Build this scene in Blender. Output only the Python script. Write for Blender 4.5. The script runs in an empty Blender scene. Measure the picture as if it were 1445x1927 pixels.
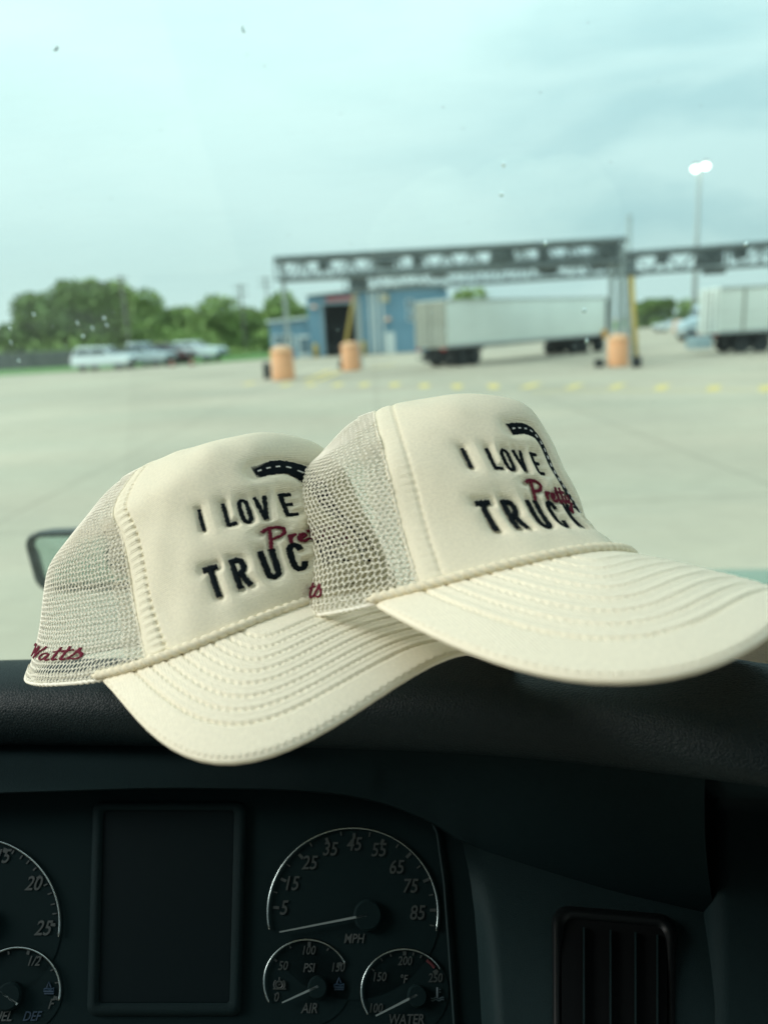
import bpy, bmesh, math, random
import numpy as np
from mathutils import Matrix, Vector
R_ = math.radians
random.seed(7); rng = np.random.default_rng(7)
sc = bpy.context.scene
COL = sc.collection

# ------------------------------------------------------------------ camera
EYE = np.array([0.0, 0.0, 2.45])
FPX, PCX, PCY = 1447.0, 722.5, 963.5                  # focal length and centre of the photograph, in its pixels
PITCH, ROLL = R_(13.3), R_(3.0)
_fw = np.array([0, math.cos(PITCH), -math.sin(PITCH)])
_dn = np.array([0, -math.sin(PITCH), -math.cos(PITCH)]); _ri = np.array([1.0, 0, 0])
C_R = _ri*math.cos(ROLL) + _dn*math.sin(ROLL)
C_D = _dn*math.cos(ROLL) - _ri*math.sin(ROLL)
RC = np.stack([C_R, C_D, _fw], 1)                     # camera axes (right, down, forward) in the world
cam_d = bpy.data.cameras.new('camera'); cam = bpy.data.objects.new('camera', cam_d); COL.objects.link(cam)
cam_d.sensor_width = 36; cam_d.sensor_fit = 'VERTICAL'; cam_d.sensor_height = 36
cam_d.lens = FPX/1927*36
cam_d.clip_start = 0.02; cam_d.clip_end = 6000
cam_d.dof.use_dof = True; cam_d.dof.focus_distance = 0.46; cam_d.dof.aperture_fstop = 5.0; cam_d.dof.aperture_blades = 0
M = Matrix.Identity(4)
for i in range(3):
    M[i][0] = C_R[i]; M[i][1] = -C_D[i]; M[i][2] = -_fw[i]; M[i][3] = EYE[i]
cam.matrix_world = M
sc.camera = cam

# ------------------------------------------------------------------ light
SUN_EL, SUN_AZ = R_(34), R_(-98)                      # azimuth from +Y towards +X
EXPOSURE = 0.25
world = bpy.data.worlds.new('World'); sc.world = world; world.use_nodes = True
nt = world.node_tree; nt.nodes.clear()
def WN(t, **k):
    n = nt.nodes.new(t)
    for a, b in k.items(): setattr(n, a, b)
    return n
def build_world():
    L = nt.links.new
    out = WN('ShaderNodeOutputWorld'); bg = WN('ShaderNodeBackground'); bg.inputs[1].default_value = 0.1
    sky = WN('ShaderNodeTexSky', sky_type='NISHITA', sun_disc=False, sun_elevation=SUN_EL, sun_rotation=SUN_AZ)
    tc = WN('ShaderNodeTexCoord'); sep = WN('ShaderNodeSeparateXYZ'); L(tc.outputs['Generated'], sep.inputs[0])
    # an overcast layer: brighter towards the zenith, darker banks of cloud towards the right of the view
    mp = WN('ShaderNodeMapping'); mp.inputs['Scale'].default_value = (1.0, 1.0, 3.6); L(tc.outputs['Generated'], mp.inputs[0])
    n1 = WN('ShaderNodeTexNoise'); n1.inputs['Scale'].default_value = 3.4; n1.inputs['Detail'].default_value = 5; n1.inputs['Roughness'].default_value = .5
    n1.inputs['Distortion'].default_value = .3; L(mp.outputs[0], n1.inputs[0])
    r1 = WN('ShaderNodeMapRange'); r1.inputs[1].default_value = .38; r1.inputs[2].default_value = .60; L(n1.outputs[0], r1.inputs[0])
    # side: x from left to right
    sx = WN('ShaderNodeMapRange'); sx.inputs[1].default_value = -.12; sx.inputs[2].default_value = .5; sx.interpolation_type = 'SMOOTHSTEP'; L(sep.outputs[0], sx.inputs[0])
    # banks: strength = side * noise
    inv = WN('ShaderNodeMath', operation='SUBTRACT'); inv.inputs[0].default_value = 1.0; L(r1.outputs[0], inv.inputs[1])
    bk = WN('ShaderNodeMath', operation='MULTIPLY_ADD'); bk.inputs[1].default_value = .65; bk.inputs[2].default_value = .35; L(inv.outputs[0], bk.inputs[0])
    bm = WN('ShaderNodeMath', operation='MULTIPLY'); L(bk.outputs[0], bm.inputs[0]); L(sx.outputs[0], bm.inputs[1])
    ba = WN('ShaderNodeMath', operation='MULTIPLY_ADD'); ba.inputs[1].default_value = .22; L(inv.outputs[0], ba.inputs[0]); L(bm.outputs[0], ba.inputs[2])
    mixc = WN('ShaderNodeMix', data_type='RGBA'); L(ba.outputs[0], mixc.inputs[0])
    mixc.inputs[6].default_value = (6.8, 8.0, 7.95, 1); mixc.inputs[7].default_value = (4.6, 6.1, 6.4, 1)
    zr = WN('ShaderNodeMapRange'); zr.inputs[1].default_value = .08; zr.inputs[2].default_value = .95; zr.inputs[3].default_value = 1.0; zr.inputs[4].default_value = 2.3; L(sep.outputs[2], zr.inputs[0])
    vm = WN('ShaderNodeVectorMath', operation='SCALE'); L(mixc.outputs[2], vm.inputs[0]); L(zr.outputs[0], vm.inputs[3])
    fin = WN('ShaderNodeMix', data_type='RGBA'); fin.inputs[0].default_value = .9; L(sky.outputs[0], fin.inputs[6]); L(vm.outputs[0], fin.inputs[7])
    L(fin.outputs[2], bg.inputs[0]); L(bg.outputs[0], out.inputs[0])
build_world()
sun_d = bpy.data.lights.new('sun', 'SUN'); sun = bpy.data.objects.new('sun', sun_d); COL.objects.link(sun)
sun_d.energy = 1.9; sun_d.angle = R_(25); sun_d.color = (1, .97, .9)
sun.rotation_euler = (Vector((math.sin(SUN_AZ)*math.cos(SUN_EL), math.cos(SUN_AZ)*math.cos(SUN_EL), math.sin(SUN_EL)))).to_track_quat('Z', 'Y').to_euler()
sc.view_settings.view_transform = 'Standard'; sc.view_settings.look = 'None'
sc.view_settings.exposure = EXPOSURE; sc.view_settings.gamma = 1.0
sc.cycles.use_denoising = True
sc.cycles.transparent_max_bounces = 24; sc.cycles.max_bounces = 10; sc.cycles.diffuse_bounces = 5

# ------------------------------------------------------------------ helpers
def ray(px, py): return RC @ np.array([(px-PCX)/FPX, (py-PCY)/FPX, 1.0])
def at_z(px, py, z):  v = ray(px, py); return EYE + v*((z-EYE[2])/v[2])
def at_Y(px, py, Y):  v = ray(px, py); return EYE + v*(Y/v[1])
def at_d(px, py, d):  v = ray(px, py); return EYE + v/np.linalg.norm(v)*d
def gnd(px, py): return at_z(px, py, 0.0)

def new_mesh(name, V, Fc, mats=None, smooth=False, uv=None):
    V = np.asarray(V, np.float32); me = bpy.data.meshes.new(name)
    if isinstance(Fc, np.ndarray):
        k = Fc.shape[1]; nf = len(Fc)
        me.vertices.add(len(V)); me.vertices.foreach_set('co', V.ravel())
        me.loops.add(nf*k); me.loops.foreach_set('vertex_index', Fc.astype(np.int32).ravel())
        me.polygons.add(nf); me.polygons.foreach_set('loop_start', np.arange(0, nf*k, k, dtype=np.int32))
        me.polygons.foreach_set('loop_total', np.full(nf, k, np.int32))
        me.update(calc_edges=True)
    else:
        me.from_pydata(V.tolist(), [], [list(f) for f in Fc]); me.update()
    if smooth: me.polygons.foreach_set('use_smooth', np.ones(len(me.polygons), bool))
    if uv is not None:
        l = me.uv_layers.new(name='UVMap'); vi = np.empty(len(me.loops), np.int32); me.loops.foreach_get('vertex_index', vi)
        l.data.foreach_set('uv', np.asarray(uv, np.float32)[vi].ravel())
    return me
def obj(name, me, mat, parent=None, loc=None, smooth=None, inv=True):
    o = bpy.data.objects.new(name, me); COL.objects.link(o)
    if mat is not None:
        for m in (mat if isinstance(mat, (list, tuple)) else [mat]): me.materials.append(m)
    if parent is not None:
        o.parent = parent
        if inv: o.matrix_parent_inverse = parent_matrix(parent).inverted()
    if loc is not None: o.location = loc
    return o
def parent_matrix(p):
    if p.parent is None: return p.matrix_basis.copy()
    return parent_matrix(p.parent) @ p.matrix_parent_inverse @ p.matrix_basis
def tag(o, label=None, cat=None, group=None, kind=None):
    if label: o['label'] = label
    if cat: o['category'] = cat
    if group: o['group'] = group
    if kind: o['kind'] = kind
    return o
def thing(name, label, cat, loc=(0, 0, 0), rz=0.0, group=None):
    o = bpy.data.objects.new(name, None); COL.objects.link(o); o.empty_display_size = .1
    o.location = loc; o.rotation_euler = (0, 0, rz)
    return tag(o, label, cat, group)
class MB:
    """collects boxes, tubes and sheets into one mesh"""
    def __init__(s): s.V = []; s.F = []
    def add(s, V, F):
        n = len(s.V); s.V += [tuple(map(float, v)) for v in V]; s.F += [tuple(i+n for i in f) for f in F]; return s
    def box(s, c, d, rot=None):
        c = np.array(c, float); h = np.array(d, float)/2
        P = np.array([[x, y, z] for x in (-1, 1) for y in (-1, 1) for z in (-1, 1)])*h
        if rot is not None: P = P @ np.asarray(rot).T
        return s.add(P+c, [(0, 1, 3, 2), (4, 6, 7, 5), (0, 4, 5, 1), (2, 3, 7, 6), (0, 2, 6, 4), (1, 5, 7, 3)])
    def tube(s, pts, r, n=8, cap=True):
        pts = [np.array(p, float) for p in pts]; rr = r if hasattr(r, '__len__') else [r]*len(pts)
        V = []; prev = None
        for i, p in enumerate(pts):
            t = pts[min(i+1, len(pts)-1)]-pts[max(i-1, 0)]; t /= np.linalg.norm(t)+1e-12
            if prev is None:
                a = np.array([0, 0, 1.0]) if abs(t[2]) < .9 else np.array([1.0, 0, 0])
                u = np.cross(a, t); u /= np.linalg.norm(u)
            else:
                u = prev-t*(prev@t); u /= np.linalg.norm(u)
            prev = u; w = np.cross(t, u)
            V += [p+rr[i]*(math.cos(2*math.pi*k/n)*u+math.sin(2*math.pi*k/n)*w) for k in range(n)]
        F = [(i*n+k, i*n+(k+1) % n, (i+1)*n+(k+1) % n, (i+1)*n+k) for i in range(len(pts)-1) for k in range(n)]
        if cap: F += [tuple(range(n-1, -1, -1)), tuple(range((len(pts)-1)*n, len(pts)*n))]
        return s.add(V, F)
    def lathe(s, prof, c=(0, 0, 0), n=24, axis='z'):
        V = []; c = np.array(c, float)
        for r, z in prof:
            for k in range(n):
                a = 2*math.pi*k/n; p = (r*math.cos(a), r*math.sin(a), z)
                if axis == 'x': p = (p[2], p[0], p[1])
                if axis == 'y': p = (p[0], p[2], p[1])
                V.append(c+np.array(p))
        F = [(i*n+k, i*n+(k+1) % n, (i+1)*n+(k+1) % n, (i+1)*n+k) for i in range(len(prof)-1) for k in range(n)]
        F += [tuple(range(n-1, -1, -1)), tuple(range((len(prof)-1)*n, len(prof)*n))]
        return s.add(V, F)
    def prism(s, poly, y0, y1):          # polygon in xz swept along y
        n = len(poly)
        return s.add([(x, y0, z) for x, z in poly]+[(x, y1, z) for x, z in poly],
                     [tuple(range(n)), tuple(range(2*n-1, n-1, -1))]+[(i, i+n, (i+1) % n+n, (i+1) % n) for i in range(n)])
    def grid(s, G):                        # G[i][j] points
        a = len(G); b = len(G[0])
        return s.add([p for r in G for p in r], [(i*b+j, i*b+j+1, (i+1)*b+j+1, (i+1)*b+j) for i in range(a-1) for j in range(b-1)])
    def build(s, name, mat, parent=None, smooth=False, bevel=0, inv=False):
        me = bpy.data.meshes.new(name); me.from_pydata(s.V, [], s.F)
        bm = bmesh.new(); bm.from_mesh(me); bmesh.ops.recalc_face_normals(bm, faces=bm.faces)
        if bevel:
            bmesh.ops.bevel(bm, geom=[e for e in bm.edges if len(e.link_faces) == 2 and e.calc_face_angle(0) > .6], offset=bevel, segments=2, affect='EDGES', profile=.6)
        bm.to_mesh(me); bm.free(); me.update()
        if smooth: me.polygons.foreach_set('use_smooth', np.ones(len(me.polygons), bool))
        if bevel and not smooth:
            me.polygons.foreach_set('use_smooth', np.ones(len(me.polygons), bool)); me.set_sharp_from_angle(angle=R_(40))
        return obj(name, me, mat, parent, inv=inv)
def grid_faces(a, b, wrap=False):
    i, j = np.meshgrid(np.arange(a-1), np.arange(b if wrap else b-1), indexing='ij'); j2 = (j+1) % b
    return np.stack([i*b+j, i*b+j2, (i+1)*b+j2, (i+1)*b+j], -1).reshape(-1, 4)

# ------------------------------------------------------------------ materials
MATS = {}
def mat(name, col, rough=.6, metal=0.0, spec=.5, noise=None, bump=None, emit=None, trans=0.0, ior=1.45, coord='Object'):
    """noise=(scale, amount[, detail]) varies the base colour; bump=(scale, strength, distance)"""
    if name in MATS: return MATS[name]
    m = bpy.data.materials.new(name); m.use_nodes = True; t = m.node_tree; b = t.nodes['Principled BSDF']
    b.inputs['Base Color'].default_value = (*col, 1); b.inputs['Roughness'].default_value = rough; b.inputs['Metallic'].default_value = metal
    b.inputs['Specular IOR Level'].default_value = spec; b.inputs['IOR'].default_value = ior
    if trans: b.inputs['Transmission Weight'].default_value = trans
    if emit: b.inputs['Emission Color'].default_value = (*emit[0], 1); b.inputs['Emission Strength'].default_value = emit[1]
    tc = t.nodes.new('ShaderNodeTexCoord')
    if noise:
        n = t.nodes.new('ShaderNodeTexNoise'); n.inputs['Scale'].default_value = noise[0]; n.inputs['Detail'].default_value = noise[2] if len(noise) > 2 else 4
        t.links.new(tc.outputs[coord], n.inputs[0])
        r = t.nodes.new('ShaderNodeMapRange'); r.inputs[1].default_value = .3; r.inputs[2].default_value = .7
        r.inputs[3].default_value = 1-noise[1]; r.inputs[4].default_value = 1+noise[1]; t.links.new(n.outputs[0], r.inputs[0])
        v = t.nodes.new('ShaderNodeVectorMath'); v.operation = 'SCALE'; v.inputs[0].default_value = col; t.links.new(r.outputs[0], v.inputs[3])
        t.links.new(v.outputs[0], b.inputs['Base Color'])
    if bump:
        n = t.nodes.new('ShaderNodeTexNoise' if len(bump) < 4 else 'ShaderNodeTexVoronoi'); n.inputs['Scale'].default_value = bump[0]
        t.links.new(tc.outputs[coord], n.inputs[0])
        p = t.nodes.new('ShaderNodeBump'); p.inputs['Strength'].default_value = bump[1]; p.inputs['Distance'].default_value = bump[2]
        t.links.new(n.outputs[0], p.inputs['Height']); t.links.new(p.outputs[0], b.inputs['Normal'])
    MATS[name] = m; return m
def cloth(name, col, sx, sy, strength, dist, twill=False):
    m = mat(name, col, rough=.95, spec=.15, noise=(650, .05, 2), coord='UV'); t = m.node_tree; b = t.nodes['Principled BSDF']
    b.inputs['Sheen Weight'].default_value = .12; b.inputs['Sheen Roughness'].default_value = .5
    tc = t.nodes.new('ShaderNodeTexCoord'); mp = t.nodes.new('ShaderNodeMapping'); mp.inputs['Scale'].default_value = (sx, sy, 1)
    if twill: mp.inputs['Rotation'].default_value = (0, 0, R_(32))
    t.links.new(tc.outputs['UV'], mp.inputs[0])
    w = t.nodes.new('ShaderNodeTexWave'); w.wave_type = 'BANDS'; w.bands_direction = 'Y'; w.inputs['Scale'].default_value = 1; w.inputs['Distortion'].default_value = 1.2
    w.inputs['Detail'].default_value = 2; w.inputs['Detail Scale'].default_value = 3; t.links.new(mp.outputs[0], w.inputs[0])
    n = t.nodes.new('ShaderNodeTexNoise'); n.inputs['Scale'].default_value = 900; t.links.new(tc.outputs['UV'], n.inputs[0])
    a = t.nodes.new('ShaderNodeMath'); a.operation = 'ADD'; t.links.new(w.outputs[1], a.inputs[0]); t.links.new(n.outputs[0], a.inputs[1])
    p = t.nodes.new('ShaderNodeBump'); p.inputs['Strength'].default_value = strength; p.inputs['Distance'].default_value = dist
    t.links.new(a.outputs[0], p.inputs['Height']); t.links.new(p.outputs[0], b.inputs['Normal'])
    if not twill:                                          # thin foam lets some light through
        tl = t.nodes.new('ShaderNodeBsdfTranslucent'); tl.inputs[0].default_value = (*col, 1); x = t.nodes.new('ShaderNodeMixShader'); x.inputs[0].default_value = .05
        t.links.new(b.outputs[0], x.inputs[1]); t.links.new(tl.outputs[0], x.inputs[2]); t.links.new(x.outputs[0], t.nodes['Material Output'].inputs[0])
    return m
CREAM = (.90, .835, .64)
M_foam = cloth('cream_foam', CREAM, 160, 300, .7, .0003)
M_brim = cloth('cream_twill', (.89, .825, .645), 240, 300, .65, .0003, twill=True)
M_net = mat('cream_net', (.96, .92, .78), rough=.8, spec=.2)
def translucent_net():
    t = M_net.node_tree; b = t.nodes['Principled BSDF']; o = t.nodes['Material Output']; tl = t.nodes.new('ShaderNodeBsdfTranslucent'); tl.inputs[0].default_value = (.88, .81, .64, 1)
    m = t.nodes.new('ShaderNodeMixShader'); m.inputs[0].default_value = .08; t.links.new(b.outputs[0], m.inputs[1]); t.links.new(tl.outputs[0], m.inputs[2]); t.links.new(m.outputs[0], o.inputs[0])
translucent_net()
M_rope = mat('cream_cord', (.82, .74, .55), rough=.85, spec=.2, noise=(900, .08))
M_thread = mat('cream_thread', (.83, .77, .60), rough=.8, spec=.2)
M_blk = mat('black_thread', (.007, .011, .014), rough=.9, spec=.1, noise=(1500, .35))
M_wht = mat('white_thread', (.75, .75, .72), rough=.7)
M_mar = mat('maroon_thread', (.13, .012, .028), rough=.8, spec=.15, noise=(1500, .3))

# dark, grained plastic of the cab
def leather(name, col, scale, strength, rough=.55, spec=.5):
    m = mat(name, col, rough=rough, spec=spec, noise=(9, .12)); t = m.node_tree; b = t.nodes['Principled BSDF']
    tc = t.nodes.new('ShaderNodeTexCoord')
    v = t.nodes.new('ShaderNodeTexVoronoi'); v.feature = 'DISTANCE_TO_EDGE'; v.inputs['Scale'].default_value = scale; t.links.new(tc.outputs['Object'], v.inputs[0])
    n = t.nodes.new('ShaderNodeTexNoise'); n.inputs['Scale'].default_value = scale*.4; n.inputs['Detail'].default_value = 6; t.links.new(tc.outputs['Object'], n.inputs[0])
    c = t.nodes.new('ShaderNodeMapRange'); c.inputs[1].default_value = 0; c.inputs[2].default_value = .25; t.links.new(v.outputs[0], c.inputs[0])
    a = t.nodes.new('ShaderNodeMath'); a.operation = 'MULTIPLY_ADD'; a.inputs[1].default_value = .8; t.links.new(c.outputs[0], a.inputs[0]); t.links.new(n.outputs[0], a.inputs[2])
    p = t.nodes.new('ShaderNodeBump'); p.inputs['Strength'].default_value = strength; p.inputs['Distance'].default_value = .0012
    t.links.new(a.outputs[0], p.inputs['Height']); t.links.new(p.outputs[0], b.inputs['Normal']); return m
M_pad = leather('grained_dark_vinyl', (.0055, .0125, .0138), 520, .30, rough=.5, spec=.22)
M_fascia = leather('dark_fascia_plastic', (.0034, .0104, .0116), 900, .25, rough=.7, spec=.10)
M_panel = leather('charcoal_panel_plastic', (.0068, .0165, .018), 900, .25, rough=.65, spec=.14)
M_dial = mat('dial_black', (.0032, .0098, .0108), rough=.8, spec=.08)
M_gloss = mat('dark_gloss', (.0012, .002, .0024), rough=.5, spec=.15)
M_screen = mat('screen_black', (.0030, .0072, .0084), rough=.5, spec=.08)
M_chrome = mat('dial_chrome', (.34, .40, .40), rough=.25, metal=1)
M_num = mat('dial_print', (.022, .031, .031), rough=.6)
M_needle = mat('needle_white', (.13, .165, .165), rough=.5)
M_blue = mat('dial_blue_print', (.004, .022, .045), rough=.6)
M_red = mat('dial_red_print', (.05, .006, .009), rough=.6)
M_vent = mat('vent_plastic', (.0025, .004, .0045), rough=.45, spec=.25)

# ================================================================== CAPS
NAMES = ('af ab b H xa k zb n rF1 rF2 rF3 rF4 zF1 zF2 zF3 zF4 rS1 rS2 rS3 rS4 zS1 zS2 zS3 zS4 rB1 rB2 rB3 rB4 zB1 zB2 zB3 zB4 '
         'ths ths1 thb L wd q p s k2').split()
HAT_FRONT = [-0.4433, 0.1745, -0.0908, 0.0333, 0.0408, 0.4177, 0.1005, 0.0842, 0.0834, 0.1012, -0.0336, 2.2029, 0.0148, 1.88, 0.8683, 0.7921, 0.6993, 0.4466, 0.2007, 0.4767, 0.8408, 0.9698, 0.9137, 0.8675, 0.6772, 0.3917, 0.2775, 0.5798, 0.7917, 0.9637, 1.0098, 1.1133, 0.6608, 0.338, 0.1734, 0.6986, 0.8559, 0.9318, 1.1035, 0.2846, 1.3188, 0.0739, 0.0304, 0.3911, 1.0698, 0.3305, -1.391]
HAT_REAR = [-0.4089, -0.0068, -0.0913, -0.0957, 0.0591, 0.4445, 0.1004, 0.1078, 0.0949, 0.0897, 0.0055, 2.449, 0.0095, 2.4812, 0.9874, 0.8955, 0.7243, 0.4346, 0.2412, 0.5268, 0.9486, 1.009, 0.855, 0.7673, 0.7173, 0.4107, 0.2282, 0.571, 0.7271, 0.96, 0.9995, 0.9318, 0.5058, 0.2989, 0.2406, 0.5152, 0.7053, 0.9143, 1.0761, 0.6549, 1.3501, 0.0568, 0.0243, 0.6978, 0.8304, 0.3889, -3.2203]
def smooth_interp(ctrl, t):
    n = ctrl.shape[0]; s = t*(n-1); i = np.clip(s.astype(int), 0, n-2); f = (s-i)[:, None]
    g = lambda j: ctrl[np.clip(j, 0, n-1)]
    p0, p1, p2, p3 = g(i-1), g(i), g(i+1), g(i+2)
    p0 = np.where((i == 0)[:, None], 2*p1-p2, p0); p3 = np.where((i == n-2)[:, None], 2*p2-p1, p3)
    return .5*((2*p1)+(-p0+p2)*f+(2*p0-5*p1+4*p2-p3)*f**2+(-p0+3*p1-3*p2+p3)*f**3)
def frame(fwd, up):
    f = np.array(fwd, float); f /= np.linalg.norm(f); u = np.array(up, float); u -= f*(u@f); u /= np.linalg.norm(u)
    return np.stack([f, np.cross(u, f), u], 1)
def rodr(w):
    w = np.array(w); th = np.linalg.norm(w)+1e-12; k = w/th
    K = np.array([[0, -k[2], k[1]], [k[2], 0, -k[0]], [-k[1], k[0], 0]]); return np.eye(3)+math.sin(th)*K+(1-math.cos(th))*K@K
class Hat:
    """shape of one trucker cap: crown(theta, t), brim(phi, v), in metres, x forward, y to the wearer's left, z up"""
    def __init__(s, fit, fr, scale):
        s.P = dict(zip(NAMES, fit[6:])); s.S = scale
        s.R = RC @ rodr(fit[:3]) @ frame(*fr); s.T = EYE + RC @ (np.array(fit[3:6])*scale); s.warp = None
        P = s.P; A = lambda c: np.array([[1, 0]]+[[P['r%s%d' % (c, j)], P['z%s%d' % (c, j)]] for j in (1, 2, 3, 4)]+[[0, 1.0]])
        s.ctrl = [A(c) for c in 'FSB']
    def base0(s, th):
        P = s.P; c, q = np.cos(th), np.sin(th); e = 2/P['n']; a = np.where(c > 0, P['af'], P['ab'])
        x = a*np.sign(c)*np.abs(c)**e; y = P['b']*np.sign(q)*np.abs(q)**e
        return np.stack([x, y, np.where(c > 0, -P['k']*y*y, -P['k']*P['b']**2+P['zb']*c*c)], -1)
    def fin(s, X):
        X = X*s.S; return X if s.warp is None else s.warp(X)
    def base(s, th): return s.fin(s.base0(th))
    def crown0(s, th, t):
        P = s.P; cF, cS, cB = [smooth_interp(c, t) for c in s.ctrl]
        c = np.cos(th); w = c*c; pr = np.where(c > 0, w, 0)[:, None]*cF+np.where(c <= 0, w, 0)[:, None]*cB+(1-w)[:, None]*cS
        b = s.base0(th); ap = np.array([P['xa'], 0]); xy = ap+(b[:, :2]-ap)*pr[:, :1]
        return np.concatenate([xy, (b[:, 2]*np.clip(1-pr[:, 1], 0, None)+P['H']*pr[:, 1])[:, None]], 1)
    def crown(s, th, t): return s.fin(s.crown0(np.asarray(th, float), np.asarray(t, float)))
    def brim(s, ph, v):
        P = s.P; b = s.base0(ph*P['thb']); cn = s.base0(np.array([P['thb']]))[0]; psi = ph*np.pi/2; sg = np.sign(psi)
        x = cn[0]+(P['af']+P['L']-cn[0])*np.abs(np.cos(psi))**P['p']; y = sg*(cn[1]*np.abs(np.sin(psi))**P['q']+P['wd']*np.abs(np.sin(2*psi)))
        xy = b[:, :2]+(np.stack([x, y], 1)-b[:, :2])*v[:, None]; d = np.linalg.norm(xy-b[:, :2], axis=1)
        return s.fin(np.concatenate([xy, (-P['k']*xy[:, 1]**2-P['s']*d+P['k2']*d*d)[:, None]], 1))
    def seam(s, t): return s.P['ths']+s.P['ths1']*t
    def to_world(s, X): return X @ s.R.T + s.T
    def to_local(s, W): return (W-s.T) @ s.R
hatF = Hat(HAT_FRONT, ((.82, .12, -.5), (.15, -.92, -.30)), 1.06)
hatR = Hat(HAT_REAR, ((.74, .15, -.6), (-.05, -.92, -.30)), 1.10)
# the front cap leans on the rear one: cloth that would be inside the other crown is pressed out onto it
def make_warp(me, other):
    tt = np.linspace(0, 1, 120); na = 120; ang = np.linspace(-np.pi, np.pi, na)
    zz = np.linspace(-.03, other.P['H']*other.S*1.02, 60); tab = np.zeros((na, 60))
    ap = np.array([other.P['xa'], 0])*other.S
    for i, a in enumerate(ang):
        X = other.crown(np.full(120, a), tt); r = np.linalg.norm(X[:, :2]-ap, axis=1); zs = X[:, 2]
        o = np.argsort(zs); tab[i] = np.interp(zz, zs[o], r[o], right=0)
    # real azimuth of each row about the apex axis
    azr = np.array([math.atan2(*(other.crown(np.array([a]), np.array([.02]))[0, :2]-ap)[::-1]) for a in ang])
    def warp(X):
        W = me.to_world(X); q = other.to_local(W); d = q[:, :2]-ap; r = np.linalg.norm(d, axis=1)+1e-9; az = np.arctan2(d[:, 1], d[:, 0])
        ai = np.clip(np.interp(az, azr, np.arange(na)), 0, na-1.001); zi = np.clip((q[:, 2]-zz[0])/(zz[1]-zz[0]), 0, 58.999)
        i, j = ai.astype(int), zi.astype(int); f, g = ai-i, zi-j
        lim = (tab[i, j]*(1-f)*(1-g)+tab[i+1, j]*f*(1-g)+tab[i, j+1]*(1-f)*g+tab[i+1, j+1]*f*g)+.0025
        pen = np.where((q[:, 2] > zz[0]) & (q[:, 2] < zz[-1]), np.clip(lim-r, 0, None), 0)
        q2 = q.copy(); q2[:, :2] += d/r[:, None]*pen[:, None]
        make_warp.deep = max(getattr(make_warp, 'deep', 0), pen.max())
        return (other.to_world(q2)-me.T) @ me.R
    return warp
hatF.warp = make_warp(hatF, hatR)

# ---- the stitched design, in millimetres on the front panel (u to the viewer's right, v up)
def strokes_block(ch, x, y, w, h):
    if ch == 'I': S = [[(.5, 1), (.5, 0)]]
    elif ch == 'L': S = [[(.1, 1), (.1, 0)], [(.1, .05), (.95, .05)]]
    elif ch == 'O': S = [[(.1, .78), (.1, .2), (.22, .05), (.5, 0), (.78, .05), (.9, .2), (.9, .78), (.78, .95), (.5, 1), (.22, .95), (.1, .78)]]
    elif ch == 'V': S = [[(0, 1), (.5, 0)], [(.5, 0), (1, 1)]]
    elif ch == 'E': S = [[(.1, 1), (.1, 0)], [(.1, .96), (.95, .96)], [(.1, .52), (.8, .52)], [(.1, .04), (.95, .04)]]
    elif ch == 'T': S = [[(0, .95), (1, .95)], [(.5, .95), (.5, 0)]]
    elif ch == 'R': S = [[(.1, 1), (.1, 0)], [(.1, .95), (.6, .95), (.85, .88), (.92, .75), (.85, .6), (.6, .52), (.1, .5)], [(.5, .5), (.95, 0)]]
    elif ch == 'U': S = [[(.08, 1), (.08, .2), (.2, .05), (.5, 0), (.8, .05), (.92, .2), (.92, 1)]]
    elif ch == 'C': S = [[(.92, .75), (.82, .92), (.5, 1), (.2, .92), (.1, .75), (.1, .25), (.2, .08), (.5, 0), (.82, .08), (.92, .25)]]
    elif ch == 'K': S = [[(.1, 1), (.1, 0)], [(.95, 1), (.15, .42)], [(.35, .58), (.97, 0)]]
    elif ch == 'S': S = [[(.9, .78), (.75, .95), (.5, 1), (.2, .93), (.12, .75), (.25, .58), (.7, .45), (.88, .27), (.78, .07), (.5, 0), (.22, .05), (.1, .22)]]
    return [[(x+a*w, y+b*h) for a, b in s] for s in S]
BLOCK, SCRIPT, ROADP = [], [], []
for ch, u in zip('TRUCKERS', (-57.2, -43.2, -29.2, -17.4, -4.2, 9.5, 22.8, 36.2)):
    BLOCK += [(s, 1.4) for s in strokes_block(ch, u, 23.2, 7.2 if ch == 'T' else 5.7, 15.6)]
for ch, u in zip('ILOVE', (-53.4, -39.8, -32.2, -23.8, -12.4)):
    BLOCK += [(s, 1.0) for s in strokes_block(ch, u, 56.2, 2.4 if ch == 'I' else 4.7, 12.6)]
def sc_(pts, ox=-24.2, oy=38.6, k=1.0): return [(ox+k*a, oy+k*b) for a, b in pts]
for p in ([(2.2, 11.5), (1.2, 5), (0, 0)], [(-2, 9.8), (.5, 11.6), (5, 12), (8.2, 10.6), (8, 8), (5.5, 6), (1.6, 5.4)],
          [(9.6, 6.0), (9.2, .8)], [(9.3, 3.2), (10.6, 5.4), (12.2, 5.6)],
          [(12.8, 2.6), (15.4, 3.4), (15.6, 5.0), (14.2, 5.5), (12.9, 3.6), (13.2, 1.2), (14.8, .6), (16.8, 2)],
          [(19.4, 9.6), (18.0, 2.2), (18.7, .6), (20.4, 1.6)], [(16.4, 6.6), (21.8, 7.2)],
          [(23.4, 9.8), (22.0, 2.2), (22.7, .6), (24.4, 1.6)], [(20.8, 6.8), (26.2, 7.6)],
          [(25.6, 5.6), (25.6, 2.2), (27.0, 1.2), (28.8, 3)], [(30.0, 6.4), (28.4, 0), (26.2, -4.4), (24.4, -4.6), (24.6, -2.8), (31, 1.5)]):
    SCRIPT.append((sc_(p), .86))
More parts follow.
